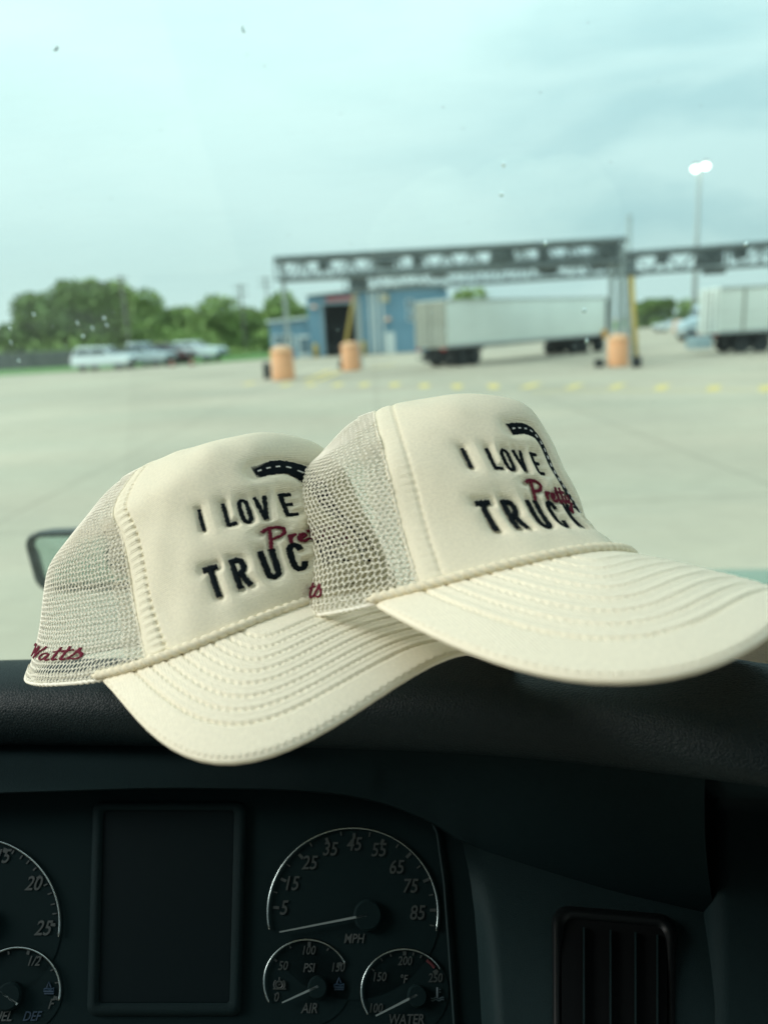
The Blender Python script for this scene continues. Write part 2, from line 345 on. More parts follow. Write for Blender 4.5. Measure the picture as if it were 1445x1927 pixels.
ROADP = [(-20.6, 82.6), (-13, 84.2), (-5, 84.2), (-.5, 81), (3, 75.5), (4, 68.5), (4.2, 60), (7, 52.5), (12.5, 46.5), (18.5, 41), (24, 34), (27, 25)]
WATTS = [[(-1.2, 7.6), (-.2, 9.3), (1.4, 9.2), (1.8, 7.5), (.6, 3), (0, .2)], [(0, .2), (2.5, 5), (4.8, 9.2)], [(4.8, 9.2), (4, 4), (3.4, .2)], [(3.4, .2), (6, 5.4), (9.2, 9.6)],
         [(11.4, 5), (9.4, 5.2), (7.6, 3), (7.8, .8), (9.2, .3), (10.8, 2.4), (11.6, 5)], [(11.6, 5), (10.9, 1.4), (11.6, .3), (13, 1.3)],
         [(15.6, 9), (13.8, 1.8), (14.4, .4), (15.8, 1.4)], [(13.2, 6), (17.4, 6.6)], [(18.8, 9), (17, 1.8), (17.6, .4), (19, 1.4)], [(16.4, 6.1), (20.6, 6.7)],
         [(19.2, .6), (21.2, 4.2), (22.4, 7.4)], [(22.4, 7.4), (22.0, 5.4), (23.5, 3.2), (23.4, 1.1), (22, .1), (20.6, .9)]]
def resample(p, step):
    p = np.array(p, float); d = np.concatenate([[0], np.cumsum(np.linalg.norm(np.diff(p, axis=0), axis=1))])
    n = max(2, int(d[-1]/step)+1); q = np.linspace(0, d[-1], n); return np.stack([np.interp(q, d, p[:, 0]), np.interp(q, d, p[:, 1])], 1)
def soften(p, it=2):
    p = np.array(p, float)
    for _ in range(it):
        q = [p[0]]
        for a, b in zip(p[:-1], p[1:]): q += [.75*a+.25*b, .25*a+.75*b]
        p = np.array(q+[p[-1]])
    return p
DESIGN = [(resample(s if len(s) < 3 else soften(s, 1), .3), w, 'block') for s, w in BLOCK] + [(resample(soften(s), .25), w, 'script') for s, w in SCRIPT] \
         + [(resample(soften(ROADP), .3), 3.9, 'road')]
# tables that turn panel millimetres into (theta, t), taken from the front cap unpressed
def panel_tables(h):
    w, h.warp = h.warp, None; tb = np.linspace(0, 1, 201); th = np.linspace(-1.75, 1.75, 701)
    X = h.crown(np.tile(th, 201), np.repeat(tb, 701)).reshape(201, 701, 3); h.warp = w
    U = np.concatenate([np.zeros((201, 1)), np.cumsum(np.linalg.norm(np.diff(X, axis=1), axis=2), 1)], 1); U -= U[:, 350:351]
    V = np.concatenate([[0], np.cumsum(np.linalg.norm(np.diff(X[:, 350], axis=0), axis=1))]); return tb, th, U*1e3, V*1e3
TB, THB, UTAB, VTAB = panel_tables(hatF)
UG = np.linspace(-130, 130, 1041); INV = np.array([np.interp(UG, UTAB[i], THB) for i in range(201)])
def panel_to_surf(u, v):
    t = np.interp(v, VTAB, TB); ti = np.clip(t*200, 0, 199.999); ui = np.clip((u+130)*4, 0, 1039.999); i, j = ti.astype(int), ui.astype(int); f, g = ti-i, ui-j
    return INV[i, j]*(1-f)*(1-g)+INV[i+1, j]*f*(1-g)+INV[i, j+1]*(1-f)*g+INV[i+1, j+1]*f*g, t
def surf_to_panel(th, t):
    ti = np.clip(t*200, 0, 199.999); ai = np.clip((th+1.75)*200, 0, 699.999); i, j = ti.astype(int), ai.astype(int); f, g = ti-i, ai-j
    return UTAB[i, j]*(1-f)*(1-g)+UTAB[i+1, j]*f*(1-g)+UTAB[i, j+1]*(1-f)*g+UTAB[i+1, j+1]*f*g, np.interp(t, TB, VTAB)
def design_depth(u, v):
    """how far (mm) the foam is pulled in by the stitching at (u, v)"""
    best = np.full(len(u), 99.0)
    m = (u > -75) & (u < 66) & (v > 8) & (v < 102); uu, vv = u[m], v[m]; b = np.full(len(uu), 99.0)
    for p, w, k in DESIGN:
        lo, hi = p.min(0)-14, p.max(0)+14; s = np.where((uu > lo[0]) & (uu < hi[0]) & (vv > lo[1]) & (vv < hi[1]))[0]
        if not len(s): continue
        q = p[::3] if len(p) > 6 else p
        d = np.sqrt(((uu[s][:, None]-q[None, :, 0])**2+(vv[s][:, None]-q[None, :, 1])**2).min(1))-w
        b[s] = np.minimum(b[s], np.clip(d, 0, None))
    best[m] = b
    return 1.8*np.exp(-(best/1.4)**2)+1.5*np.exp(-(best/4.4)**2)
def normals_grid(X, a, b):
    G = X.reshape(a, b, 3); du = np.gradient(G, axis=1); dv = np.gradient(G, axis=0)
    N = np.cross(du, dv); N /= np.linalg.norm(N, axis=2, keepdims=True)+1e-12; return N.reshape(-1, 3)
def thread_ribbon(P2, hw, place, pitch=.6, dome=.55, lift=.2, jit=.3):
    """a satin-stitched stroke: cross rows of thread, domed, ragged along both edges; P2 in mm, place(u, v, lift_mm) -> xyz"""
    p = P2; t = np.gradient(p, axis=0); t /= np.linalg.norm(t, axis=1, keepdims=True)+1e-9; n = np.stack([-t[:, 1], t[:, 0]], 1)
    cs = np.array([-1, -.8, -.4, 0, .4, .8, 1.0]); k = len(p); d = np.concatenate([[0], np.cumsum(np.linalg.norm(np.diff(p, axis=0), axis=1))])
    row = np.floor(d/pitch).astype(int); jl = rng.uniform(-jit, jit, row.max()+2); jr = rng.uniform(-jit, jit, row.max()+2)
    ridge = .10*np.cos(2*np.pi*d/pitch)
    U = []
    for c in cs:
        e = hw+np.where(c < 0, jl[row], jr[row]); U.append(np.concatenate([p+n*(c*e)[:, None], (lift+dome*math.sqrt(max(0, 1-c*c))+ridge*(abs(c) < .9))[:, None]], 1))
    U = np.stack(U, 1).reshape(-1, 3); return place(U[:, 0], U[:, 1], U[:, 2]), grid_faces(k, 7)
def build_hat(h, label, watts_th, watts_t, puck=1.0):
    root = thing('trucker_cap', label, 'cap', tuple(h.T), 0, 'cream trucker caps on the dashboard')
    m = Matrix.Identity(4)
    for i in range(3):
        for j in range(3): m[i][j] = h.R[i, j]
        m[i][3] = h.T[i]
    root.matrix_basis = m
    P, S = h.P, h.S
    # ---- foam front panel
    na, nt_ = 430, 250
    a = np.linspace(-1, 1, na); t = np.linspace(0, .995, nt_)
    T, A = [g.ravel() for g in np.meshgrid(t, a, indexing='ij')]; TH = A*h.seam(T)
    X = h.crown(TH, T); N = normals_grid(X, nt_, na)
    G = X.reshape(nt_, na, 3); arc = np.concatenate([np.zeros((nt_, 1)), np.cumsum(np.linalg.norm(np.diff(G, axis=1), axis=2), 1)], 1)
    edge = np.minimum(arc, arc[:, -1:]-arc).ravel()*1e3                     # mm from the side seam
    vtab = np.concatenate([[np.zeros(na)], np.cumsum(np.linalg.norm(np.diff(G, axis=0), axis=2), 0)], 0)
    along = vtab.ravel()*1e3
    u, v = surf_to_panel(TH, T)
    disp = 1.6*(1-np.exp(-(edge/3.0)**1.2))                                  # padded edge
    disp -= (.6+.4*puck)*(1.0+.65*puck*np.cos(2*np.pi*along/4.4))*np.exp(-((edge-11.5)/1.25)**2)         # row of stitches beside the seam
    disp -= .55*puck*np.exp(-((edge-8)/4.0)**2)*(.5+.5*np.cos(2*np.pi*along/4.4+.6*np.sin(along/9)))  # puckers
    disp -= design_depth(u, v)
    disp += .35*np.sin(u/17+1.2*np.sin(v/13))*np.sin(v/19+.7)
    for _ in range(16): disp += rng.uniform(.03, .11)*np.sin(u/rng.uniform(3, 9)*rng.choice([-1, 1])+v/rng.uniform(4, 14)+rng.uniform(0, 6))
    X2 = X+N*(disp*1e-3)[:, None]
    uvm = np.stack([arc.ravel(), along*1e-3], 1)
    obj('foam_front', new_mesh('foam_front', X2, grid_faces(nt_, na), smooth=True, uv=uvm), M_foam, root, inv=False)
    # ---- embroidery
    def place(uu, vv, lift):
        th, tt = panel_to_surf(uu, vv); e = 1e-3
        p = h.crown(th, tt); pu = h.crown(th+e, tt)-p; pv = h.crown(th, np.clip(tt+e, 0, 1))-p
        n = np.cross(pu, pv); n /= np.linalg.norm(n, axis=1, keepdims=True)+1e-12
        return p+n*((lift-1.35)*1e-3)[:, None]
    for name, kind, mt, dm, lf in (('block_lettering', 'block', M_blk, .75, 0.0), ('road_stripe', 'road', M_blk, .35, .1), ('script_lettering', 'script', M_mar, .7, .75)):
        Vs, Fs, c = [], [], 0
        for p, w, k in DESIGN:
            if k != kind: continue
            q = p
            if kind == 'block':                # square ends: thread runs past the centre line
                d0 = p[0]-p[1]; d1 = p[-1]-p[-2]; q = np.concatenate([[p[0]+d0/np.linalg.norm(d0)*.3], p, [p[-1]+d1/np.linalg.norm(d1)*.3]])
            V_, F_ = thread_ribbon(q, w, place, dome=dm, lift=lf); Vs.append(V_); Fs.append(F_+c); c += len(V_)
        par = obj(name, new_mesh(name, np.concatenate(Vs), np.concatenate(Fs), smooth=True), mt, root, inv=False)
        if kind == 'road':
            Vs, Fs, c = [], [], 0; p = [d[0] for d in DESIGN if d[2] == 'road'][0]; i = 6
            while i+9 < len(p):
                V_, F_ = thread_ribbon(p[i:i+8], .42, place, dome=.45, lift=.42, jit=.08); Vs.append(V_); Fs.append(F_+c); c += len(V_); i += 15
            obj('centre_dashes', new_mesh('centre_dashes', np.concatenate(Vs), np.concatenate(Fs), smooth=True), M_wht, par, inv=False)
    # ---- net at the back
    pitch = .0037; mx = 240
    ta = np.linspace(0, .985, 140); thg = np.linspace(0, 1, mx)
    Tg = np.repeat(ta, mx); TH0 = h.seam(ta); ths = (TH0[:, None]+(2*np.pi-2*TH0)[:, None]*thg[None]).ravel()
    Gx = h.crown(ths, Tg).reshape(140, mx, 3)
    sarc = np.concatenate([np.zeros((140, 1)), np.cumsum(np.linalg.norm(np.diff(Gx, axis=1), axis=2), 1)], 1); mid = np.array([np.interp(np.pi, ths.reshape(140, mx)[i], sarc[i]) for i in range(140)])
    sarc -= mid[:, None]
    j0 = np.array([np.argmin(abs(ths.reshape(140, mx)[i]-4.15)) for i in range(140)])
    prof = Gx[np.arange(140), j0]; vv = np.concatenate([[0], np.cumsum(np.linalg.norm(np.diff(prof, axis=0), axis=1))])
    thr = ths.reshape(140, mx)
    def net_pt(s, v, lift=0.0):
        """points of the net from flat coordinates; returns xyz and inside-mask"""
        ti = np.interp(v, vv, np.arange(140)); i = np.clip(ti.astype(int), 0, 138); f = ti-i; th = np.empty(len(s)); ok = np.ones(len(s), bool)
        for r in range(139):
            q = np.where(i == r)[0]
            if len(q):
                th[q] = np.interp(s[q], sarc[r], thr[r])*(1-f[q])+np.interp(s[q], sarc[r+1], thr[r+1])*f[q]
                ok[q] = (s[q] > sarc[r, 0]-.001) & (s[q] < sarc[r, -1]+.001)
        ok &= (v >= -.0005) & (v <= vv[-1])
        tt = np.interp(ti, np.arange(140), ta); p = h.crown(th, tt); e = 1e-3
        n = np.cross(h.crown(th+e, tt)-p, h.crown(th, np.clip(tt+e, 0, 1))-p); n /= np.linalg.norm(n, axis=1, keepdims=True)+1e-12
        wob = .0005*np.sin(s*95+v*40)*np.sin(v*130)
        return p+n*(np.asarray(lift)+wob)[:, None], ok, n
    def net_layer(off, keep, lift, rad, two=True):
        rows = int(vv[-1]/(pitch*.80))+2; smax = max(-sarc[:, 0].min(), sarc[:, -1].max()); cols = int(2*smax/pitch)+4
        hh = pitch*.80; a0 = hh*.30; ids = {}; pts = []
        def node(i, j, k):                                     # hex net: two nodes per cell
            key = (i, j, k)
            if key not in ids:
                ids[key] = len(pts); x0 = -smax-pitch+(j+(.5 if i % 2 else 0))*pitch+off[0]; y0 = i*hh+off[1]
                pts.append((x0+(pitch/2 if k else 0), y0+(a0 if k else 0)))
            return ids[key]
        E = []
        for i in range(-1, rows):
            for j in range(cols):
                a_, b_ = node(i, j, 0), node(i, j, 1); E.append((a_, b_)); E.append((b_, node(i, j+1, 0)))
                E.append((b_, node(i+1, j+1 if i % 2 else j, 0)) if True else None)
        pts_ = np.array(pts); jit = rng.normal(0, pitch*.05, pts_.shape); pts_ = pts_+jit
        X, ok, n = net_pt(pts_[:, 0], pts_[:, 1], lift)
        if keep is not None:
            ed = np.empty(len(pts_)); ti = np.interp(pts_[:, 1], vv, np.arange(140))
            lo = np.interp(ti, np.arange(140), sarc[:, 0]); hi = np.interp(ti, np.arange(140), sarc[:, -1]); ed = np.minimum(pts_[:, 0]-lo, hi-pts_[:, 0]); ok &= keep(ed, pts_[:, 1])
        E = np.array(E); E = E[ok[E[:, 0]] & ok[E[:, 1]]]
        A_, B_ = X[E[:, 0]], X[E[:, 1]]; d = B_-A_; L = np.linalg.norm(d, axis=1, keepdims=True); g = (L[:, 0] < pitch*2) & (L[:, 0] > 1e-5); A_, B_, d, L, E = A_[g], B_[g], d[g], L[g], E[g]
        d = d/L; nn = n[E[:, 0]]; sd = np.cross(nn, d); sd /= np.linalg.norm(sd, axis=1, keepdims=True)+1e-12
        Vs, Fs, c = [], [], 0
        for o in ((-.00031, .00031) if two else (0,)):
            ring = [(1, 0), (0, 1), (-1, 0), (0, -1)]; Q = []
            for end, pt in ((0, A_-d*.0002), (1, B_+d*.0002)):
                for x_, y_ in ring: Q.append(pt+sd*(o*(.7 if end else 1.15)+x_*rad)+nn*(y_*rad))
            Q = np.stack(Q, 1); k = len(Q); base = (np.arange(k)*8)[:, None, None]+c
            f = np.array([[0, 1, 5, 4], [1, 2, 6, 5], [2, 3, 7, 6], [3, 0, 4, 7]])[None]+base
            Vs.append(Q.reshape(-1, 3)); Fs.append(f.reshape(-1, 4)); c += k*8
        return np.concatenate(Vs), np.concatenate(Fs)
    L1 = net_layer((0, 0), None, 0.0, .00018)
    L2 = net_layer((pitch*.4, pitch*.3), lambda ed, v: (ed < .0135) | (v < .0075), .0009, .00018)
    Vn = np.concatenate([L1[0], L2[0]]); Fn = np.concatenate([L1[1], L2[1]+len(L1[0])])
    net = obj('net_panel', new_mesh('net_panel', Vn, Fn, smooth=True), M_net, root, inv=False)
    # bound lower edge and the seam between net and foam
    eb = MB(); q = np.linspace(h.seam(0)+.03, 2*np.pi-h.seam(0)-.03, 220)
    eb.tube(h.crown(q, np.full(220, .004))+np.stack([0*q, 0*q, -.0004+.0004*np.sin(q*160)], 1), .0011, 6); eb.build('bound_edge', M_net, net, smooth=True)
    sm = MB()
    for sg in (-1, 1): q = np.linspace(0, .985, 160); sm.tube(h.crown(sg*(h.seam(q)+.006), q), [.0009+.00025*math.sin(i*1.9) for i in range(160)], 6)
    sm.build('side_seam', M_thread, root, smooth=True)
    st = MB()                                                            # stitches along the seam: one thread every 3.2 mm
    i_e = [np.argmin(abs(arc[r, :na//2]*1e3-11.5)) for r in range(nt_)]
    for side in (0, 1):
        k = 2
        while k*4.4 < along.reshape(nt_, na)[:, i_e[0]].max()-2:
            al = along.reshape(nt_, na)[:, i_e[0]]; rr = np.interp([(k+.5)*4.4-1.5, (k+.5)*4.4+1.5], al, np.arange(nt_)).astype(int); pp = []
            for r in rr:
                c = i_e[r] if side == 0 else na-1-i_e[r]; ix = r*na+c; pp.append(X2[ix]+N[ix]*.00018)
            st.tube(pp, .0002, 4); k += 1
    st.build('seam_stitching', M_thread, root)
    # ---- brim
    nb, nv = 420, 130; ph = np.linspace(-1, 1, nb); vb = np.linspace(0, 1, nv)**.9
    VV, PH = [g.ravel() for g in np.meshgrid(vb, ph, indexing='ij')]
    B = h.brim(PH*.9995, VV); NB = normals_grid(B, nv, nb)
    if NB[nv//2*nb+nb//2, 2] < 0: NB = -NB
    GB = B.reshape(nv, nb, 3); ln = np.concatenate([np.zeros((1, nb)), np.cumsum(np.linalg.norm(np.diff(GB, axis=0), axis=2), 0)], 0)
    OUT = GB[-1]                                                            # distance to the outer edge, true nearest
    de = np.sqrt(((GB[:, :, None, :]-OUT[None, None, ::5, :])**2).sum(-1)).min(-1)*1e3 if False else None
    ou = OUT[::4]; de = np.empty((nv, nb))
    ostep = np.linalg.norm(np.diff(ou, axis=0), axis=1).mean()*1e3           # soft distance, so the rows stay round
    for r in range(nv):
        dd = np.sqrt(((GB[r][:, None, :]-ou[None])**2).sum(-1))*1e3; dm = dd.min(1); de[r] = dm-4.0*np.log(np.exp(-(dd-dm[:, None])/4.0).sum(1)/np.sqrt(2*np.pi*4.0*np.clip(dm, 2, None))*ostep)
    oal = np.concatenate([[0], np.cumsum(np.linalg.norm(np.diff(OUT, axis=0), axis=1))])*1e3
    al2 = np.tile(oal, (nv, 1))
    depth = ln[-1].max()*1e3; g0, gp = .165*depth, .082*depth
    dz = np.zeros((nv, nb))
    for r in range(8):
        w_ = np.exp(-((de-(g0+gp*r))/1.0)**2); dz -= w_*(1.35+.38*np.cos(2*np.pi*(al2+r*1.7)/3.9))
    dz += .14*np.sin(al2/11)*np.sin(de/7)+.35*np.cos(2*np.pi*(de-g0)/gp+np.pi)*((de > g0) & (de < g0+7*gp))*-1.0
    dtrue = np.array([np.sqrt(((GB[r][:, None, :]-OUT[None, ::4])**2).sum(-1)).min(1)*1e3 for r in range(nv)])
    er = np.clip(dtrue/2.2, 0, 1); th_ = .0019*np.sqrt(1-(1-er)**2)+.00015
    top = B+NB*(th_.ravel()+dz.ravel()*1e-3)[:, None]; bot = B-NB*(th_.ravel())[:, None]
    nfc = grid_faces(nv, nb); Vb = np.concatenate([top, bot]); off = nv*nb
    rim = np.array([[(nv-1)*nb+j, (nv-1)*nb+j+1, off+(nv-1)*nb+j+1, off+(nv-1)*nb+j] for j in range(nb-1)])
    uvb = np.stack([B[:, 0], B[:, 1]], 1); uvb = np.concatenate([uvb, uvb])
    br = obj('brim', new_mesh('brim', Vb, np.concatenate([nfc, nfc[:, ::-1]+off, rim]), smooth=True, uv=uvb), M_brim, root, inv=False)
    st = MB(); TG = top.reshape(nv, nb, 3); NG = NB.reshape(nv, nb, 3)
    for r in range(8):
        tgt = g0+gp*r; path = []
        for j in range(nb):
            c = de[:, j]; k = np.where(np.diff(np.sign(c-tgt)) != 0)[0]
            path.append(None if not len(k) else (k[-1], (c[k[-1]]-tgt)/(c[k[-1]]-c[k[-1]+1]+1e-9)))
        pos = [None if p is None else TG[p[0], j]*(1-p[1])+TG[p[0]+1, j]*p[1]-NG[p[0], j]*.00004 for j, p in enumerate(path)]
        run = 0
        for j in range(nb-1):
            fr_ = ((oal[j]+r*1.7)/3.9) % 1
            if pos[j] is not None and pos[j+1] is not None and .12 < fr_ < .88: st.tube([pos[j], pos[j+1]], .00017, 4, cap=False)
    st.build('brim_stitching', M_thread, br)
    ed = MB(); ed.tube(OUT[::2]-NB.reshape(nv, nb, 3)[-1][::2]*.0004, [.0018+.00004*math.sin(i*1.3) for i in range(len(OUT[::2]))], 6); ed.build('edge_piping', M_brim, br, smooth=True)
    # ---- braided cord along the brim seam
    nr, ns = 900, 14; q = np.linspace(-P['thb']-.05, P['thb']+.05, nr); e = 1e-3
    ctr = h.base(q); dirn = h.base(q+e)-ctr; dirn /= np.linalg.norm(dirn, axis=1, keepdims=True)
    outw = np.stack([dirn[:, 1], -dirn[:, 0], 0*q], 1); outw /= np.linalg.norm(outw, axis=1, keepdims=True); upv = np.cross(dirn, outw); upv *= np.sign(upv[:, 2:3])
    ctr = ctr+outw*.0022+upv*.0026
    s_ = np.concatenate([[0], np.cumsum(np.linalg.norm(np.diff(ctr, axis=0), axis=1))])
    an = np.linspace(0, 2*np.pi, ns, endpoint=False); ss, aa = np.meshgrid(s_, an, indexing='ij')
    k = 2*np.pi/.0048; chev = np.cos(k*ss-1.9*np.abs(((aa+np.pi/2) % (2*np.pi))-np.pi))       # herringbone braid
    rr = .0023*(1+.15*chev); taper = np.clip(np.minimum(s_, s_[-1]-s_)/.004, .35, 1)[:, None]; rr = rr*taper
    RV = ctr[:, None, :]+outw[:, None, :]*(np.cos(aa)*rr)[..., None]+upv[:, None, :]*(np.sin(aa)*rr)[..., None]
    obj('braided_cord', new_mesh('braided_cord', RV.reshape(-1, 3), grid_faces(nr, ns, True), smooth=True), M_rope, root, inv=False)
    # ---- the stitched word on the net
    th0, th1 = watts_th; Wd = 23.6
    vsc = np.linalg.norm(h.crown(np.array([th0*.3+th1*.7]), np.array([watts_t+.02]))-h.crown(np.array([th0*.3+th1*.7]), np.array([watts_t])))*1e3/.02   # mm per unit t
    thl = np.linspace(th0-.3, th1+.3, 200); pl = h.crown(thl, np.full(200, watts_t)); al = np.concatenate([[0], np.cumsum(np.linalg.norm(np.diff(pl, axis=0), axis=1))])*1e3
    x0, x1 = np.interp(th0, thl, al), np.interp(th1, thl, al); kx = (x1-x0)/Wd
    def placew(uu, vv_, lift):
        th = np.interp(x0+(uu+1)*kx, al, thl); tt = np.clip(watts_t+vv_*.88/vsc, 0, 1); p = h.crown(th, tt); n = np.cross(h.crown(th+e, tt)-p, h.crown(th, tt+e)-p)
        n /= np.linalg.norm(n, axis=1, keepdims=True)+1e-12; return p+n*((lift+.4)*1e-3)[:, None]
    Vs, Fs, c = [], [], 0
    for p in WATTS:
        V_, F_ = thread_ribbon(resample(soften(p) if len(p) > 2 else p, .25), .55, placew, dome=.7, lift=.2, jit=.2); Vs.append(V_); Fs.append(F_+c); c += len(V_)
    obj('side_lettering', new_mesh('side_lettering', np.concatenate(Vs), np.concatenate(Fs), smooth=True), M_mar, root, inv=False)
    return root
build_hat(hatR, 'cream foam trucker cap at the left with its brim drooping over the dashboard lip', (-2.24, -1.57), .088, 1.15)
build_hat(hatF, 'cream foam trucker cap on the right, its net back resting on the other cap', (-2.48, -1.76), .055, .35)
print('deepest press', make_warp.deep)

# ================================================================== CAB
YAW = R_(12)
TF = np.array([math.sin(YAW), math.cos(YAW), 0]); TR = np.array([math.cos(YAW), -math.sin(YAW), 0]); UP = np.array([0, 0, 1.0])
dash = thing('dashboard', 'dark grained vinyl truck dashboard with round gauges, screen and air vent', 'dashboard', (0, .5, 2.1))
bpy.context.view_layer.update()
def dobj(mb_or_name, *a, **k): return mb_or_name.build(*a, inv=True, **k)
def lerp_tab(tab, x): return np.interp(x, [t[0] for t in tab], [t[1] for t in tab])
S_PX = np.linspace(-420, 1900, 150)
RIDGE_ROW = [(-420, 1300), (0, 1291), (400, 1290), (800, 1288), (963, 1292), (1150, 1318), (1300, 1344), (1445, 1366), (1900, 1440)]
RIDGE_Z = [(-420, -.229), (0, -.226), (350, -.224), (700, -.216), (1000, -.205), (1250, -.196), (1445, -.192), (1900, -.19)]
LIP_ROW = [(-420, 1398), (0, 1396), (650, 1402), (1000, 1420), (1445, 1466), (1900, 1530)]
def sm(x, k=9):
    p = np.pad(x, (k, k), 'reflect', reflect_type='odd'); return np.convolve(p, np.ones(2*k+1)/(2*k+1), 'valid')
rr_, rz_, lr_ = sm(lerp_tab(RIDGE_ROW, S_PX)), sm(lerp_tab(RIDGE_Z, S_PX)), sm(lerp_tab(LIP_ROW, S_PX))
RID = np.array([at_z(a, b, EYE[2]+c) for a, b, c in zip(S_PX, rr_, rz_)])
LIP = []
for i in range(len(S_PX)):                    # drop from the ridge to the underside of the lip
    lo, hi = .01, .2
    for _ in range(30):
        m_ = (lo+hi)/2; p = RID[i]+TF*.004-UP*m_; c = RC.T @ (p-EYE); row = PCY+FPX*c[1]/c[2]
        lo, hi = (m_, hi) if row < lr_[i] else (lo, m_)
    LIP.append(m_)
LIP = sm(np.array(LIP), 5)
# carried on to both doors beyond the part the photograph shows
kx = np.arange(1, 9)[:, None]*.15; dR = RID[-1]-RID[-4]; dR[2] = 0; dR /= np.linalg.norm(dR); dL = RID[0]-RID[3]; dL[2] = 0; dL /= np.linalg.norm(dL)
RID = np.concatenate([(RID[0]+kx[:2]*dL)[::-1], RID, RID[-1]+kx*dR]); LIP = np.concatenate([np.full(2, LIP[0]), LIP, np.full(8, LIP[-1])]); S_PX = np.concatenate([-420-np.arange(2, 0, -1)*300, S_PX, 1900+np.arange(1, 9)*300])
PROF = [(.68, -.44), (.42, -.26), (.24, -.125), (.14, -.056), (.09, -.024), (.066, -.009), (.05, -.002), (.03, .0006), (.014, 0.0), (.004, -.0018), (-.003, -.005), (-.0085, -.0105), (-.011, -.017)]
rows = []
for i in range(len(S_PX)):
    d = LIP[i]; pr = PROF + [(-.0115, -.35*d-.008), (-.0105, -.55*d-.006), (-.008, -.75*d-.004), (-.0045, -.9*d-.002), (.001, -d), (.007, -d-.0015), (.016, -d-.001)]
    kd = np.interp(S_PX[i], [650, 1300], [1, 2.9])
    rows.append([RID[i]+TF*(a*(kd if .02 < a < .1 else (a+.095*(kd-1)*(a >= .1))/a if a >= .1 else 1))+UP*b for a, b in pr])
pad = MB(); pad.grid(rows)
PAD = pad.build('top_pad', M_pad, dash, smooth=True, inv=True)
mo = PAD.modifiers.new('round', 'SUBSURF'); mo.levels = 2; mo.render_levels = 2
tag(PAD, 'soft grained vinyl pad with a rolled front lip')

# ---- the plane of the gauges
GD = .56
gc = ray(640, 1715); gn = gc/np.linalg.norm(gc); GC = EYE+gn*GD
gx = np.array(C_R) - gn*(C_R@gn); gx /= np.linalg.norm(gx); gy = np.cross(gn, gx); gy *= -np.sign(gy@C_D)
def gp_(px, py, lift=0.0):
    v = ray(px, py); return EYE + v*((GD-lift)/(v@gn))
# fascia: from under the lip down to the brow over the gauges, deepening to the right
CREASE = [(-900, 1530), (-420, 1506), (0, 1492), (300, 1482), (560, 1486), (700, 1502), (800, 1540), (870, 1588), (1000, 1632), (1150, 1678), (1300, 1712), (1345, 1722)]
cx = np.concatenate([np.linspace(-900, 800, 84), np.linspace(820, 1343, 40)]); cyy = np.interp(cx, [c[0] for c in CREASE], [c[1] for c in CREASE]); cyy = sm(cyy, 3)
def crease_lift(px): return np.interp(px, [-420, 560, 900, 1343], [.026, .026, .014, .030])
top_i = np.interp(cx, S_PX, np.arange(len(S_PX)))
def lip_under(px, back=.016):
    i = np.interp(px, S_PX, np.arange(len(S_PX))); return np.array([np.interp(i, np.arange(len(S_PX)), (RID[:, k]+TF[k]*back-UP[k]*(LIP+.001))) for k in range(3)])
rows = []
for x, y in zip(cx, cyy):
    a = lip_under(x, .012); b = gp_(x, y, crease_lift(x)); m1 = a*.5+b*.5+gn*(.004 if x < 700 else .008)
    rows.append([lip_under(x, .02)+UP*.004, a, a*.8+m1*.2+gn*.002, m1, b*.8+m1*.2, b*.97+m1*.03, b, b+gn*.004])
fas = MB(); fas.grid(rows); FAS = fas.build('upper_fascia', M_fascia, dash, smooth=True, inv=True); mo = FAS.modifiers.new('round', 'SUBSURF'); mo.levels = 1; mo.render_levels = 2
# cluster face and its side wall
RIGHT = [(870, 1588), (884, 1650), (893, 1720), (899, 1800), (906, 1927), (912, 2060), (918, 2300)]
face = MB()
cols = [(-420, 2300)]
gfx = np.linspace(-420, 800, 40)
brow = [(x, float(np.interp(x, cx, cyy))) for x in np.linspace(-900, 870, 60)]
outl = brow + RIGHT[1:]
fv = [gp_(x, y) for x, y in outl] + [gp_(-900, 2300)]
face.add(fv, [tuple(range(len(fv)))])
for (a, b) in zip(outl[:-1], outl[1:]):
    la, lb = [float(crease_lift(q[0])) if q[1] < 1590 else float(np.interp(q[1], [1588, 1750], [crease_lift(870), .020])) for q in (a, b)]
    face.add([gp_(*a, la), gp_(*b, lb), gp_(*b), gp_(*a)], [(0, 1, 2, 3)])
face.build('cluster_face', M_dial, dash, inv=True)
# inner bevel line at the right of the dials
bz = MB(); bz.tube([gp_(x, y, .002) for x, y in ((806, 1530), (823, 1568), (836, 1660), (845, 1780), (855, 1927), (862, 2100))], .0012, 6); bz.build('cluster_trim', M_panel, dash, smooth=True, inv=True)
# lower right panel, leaning back to catch the light
rows = []
xs = np.linspace(0, 1, 40)
for q in np.linspace(0, 1, 30):
    r = []
    for e in xs:
        # left border follows the cluster edge, right border the seam
        yb = 1588+(2300-1588)*q
        xl = np.interp(yb, [p[1] for p in RIGHT], [p[0] for p in RIGHT]); x = xl+(1343-xl)*e
        y0 = np.interp(x, cx, cyy); y = y0+(2300-y0)*q
        x = np.interp(y, [p[1] for p in RIGHT], [p[0] for p in RIGHT]) + (1343-np.interp(y, [p[1] for p in RIGHT], [p[0] for p in RIGHT]))*e
        lf = float(crease_lift(x))*(1-q)+.085*q + .010*math.sin(math.pi*min(1, q*1.6))
        lf = np.interp(e, [0, .06, 1], [min(lf, .020), lf, lf])
        r.append(gp_(x, y, lf))
    rows.append(r)
lp = MB(); lp.grid(rows); lp.build('lower_panel', M_panel, dash, smooth=True, inv=True)
def panel_lift(x, y):
    y0 = np.interp(x, cx, cyy); q = (y-y0)/(2300-y0); return float(crease_lift(x))*(1-q)+.085*q+.010*math.sin(math.pi*min(1, q*1.6))
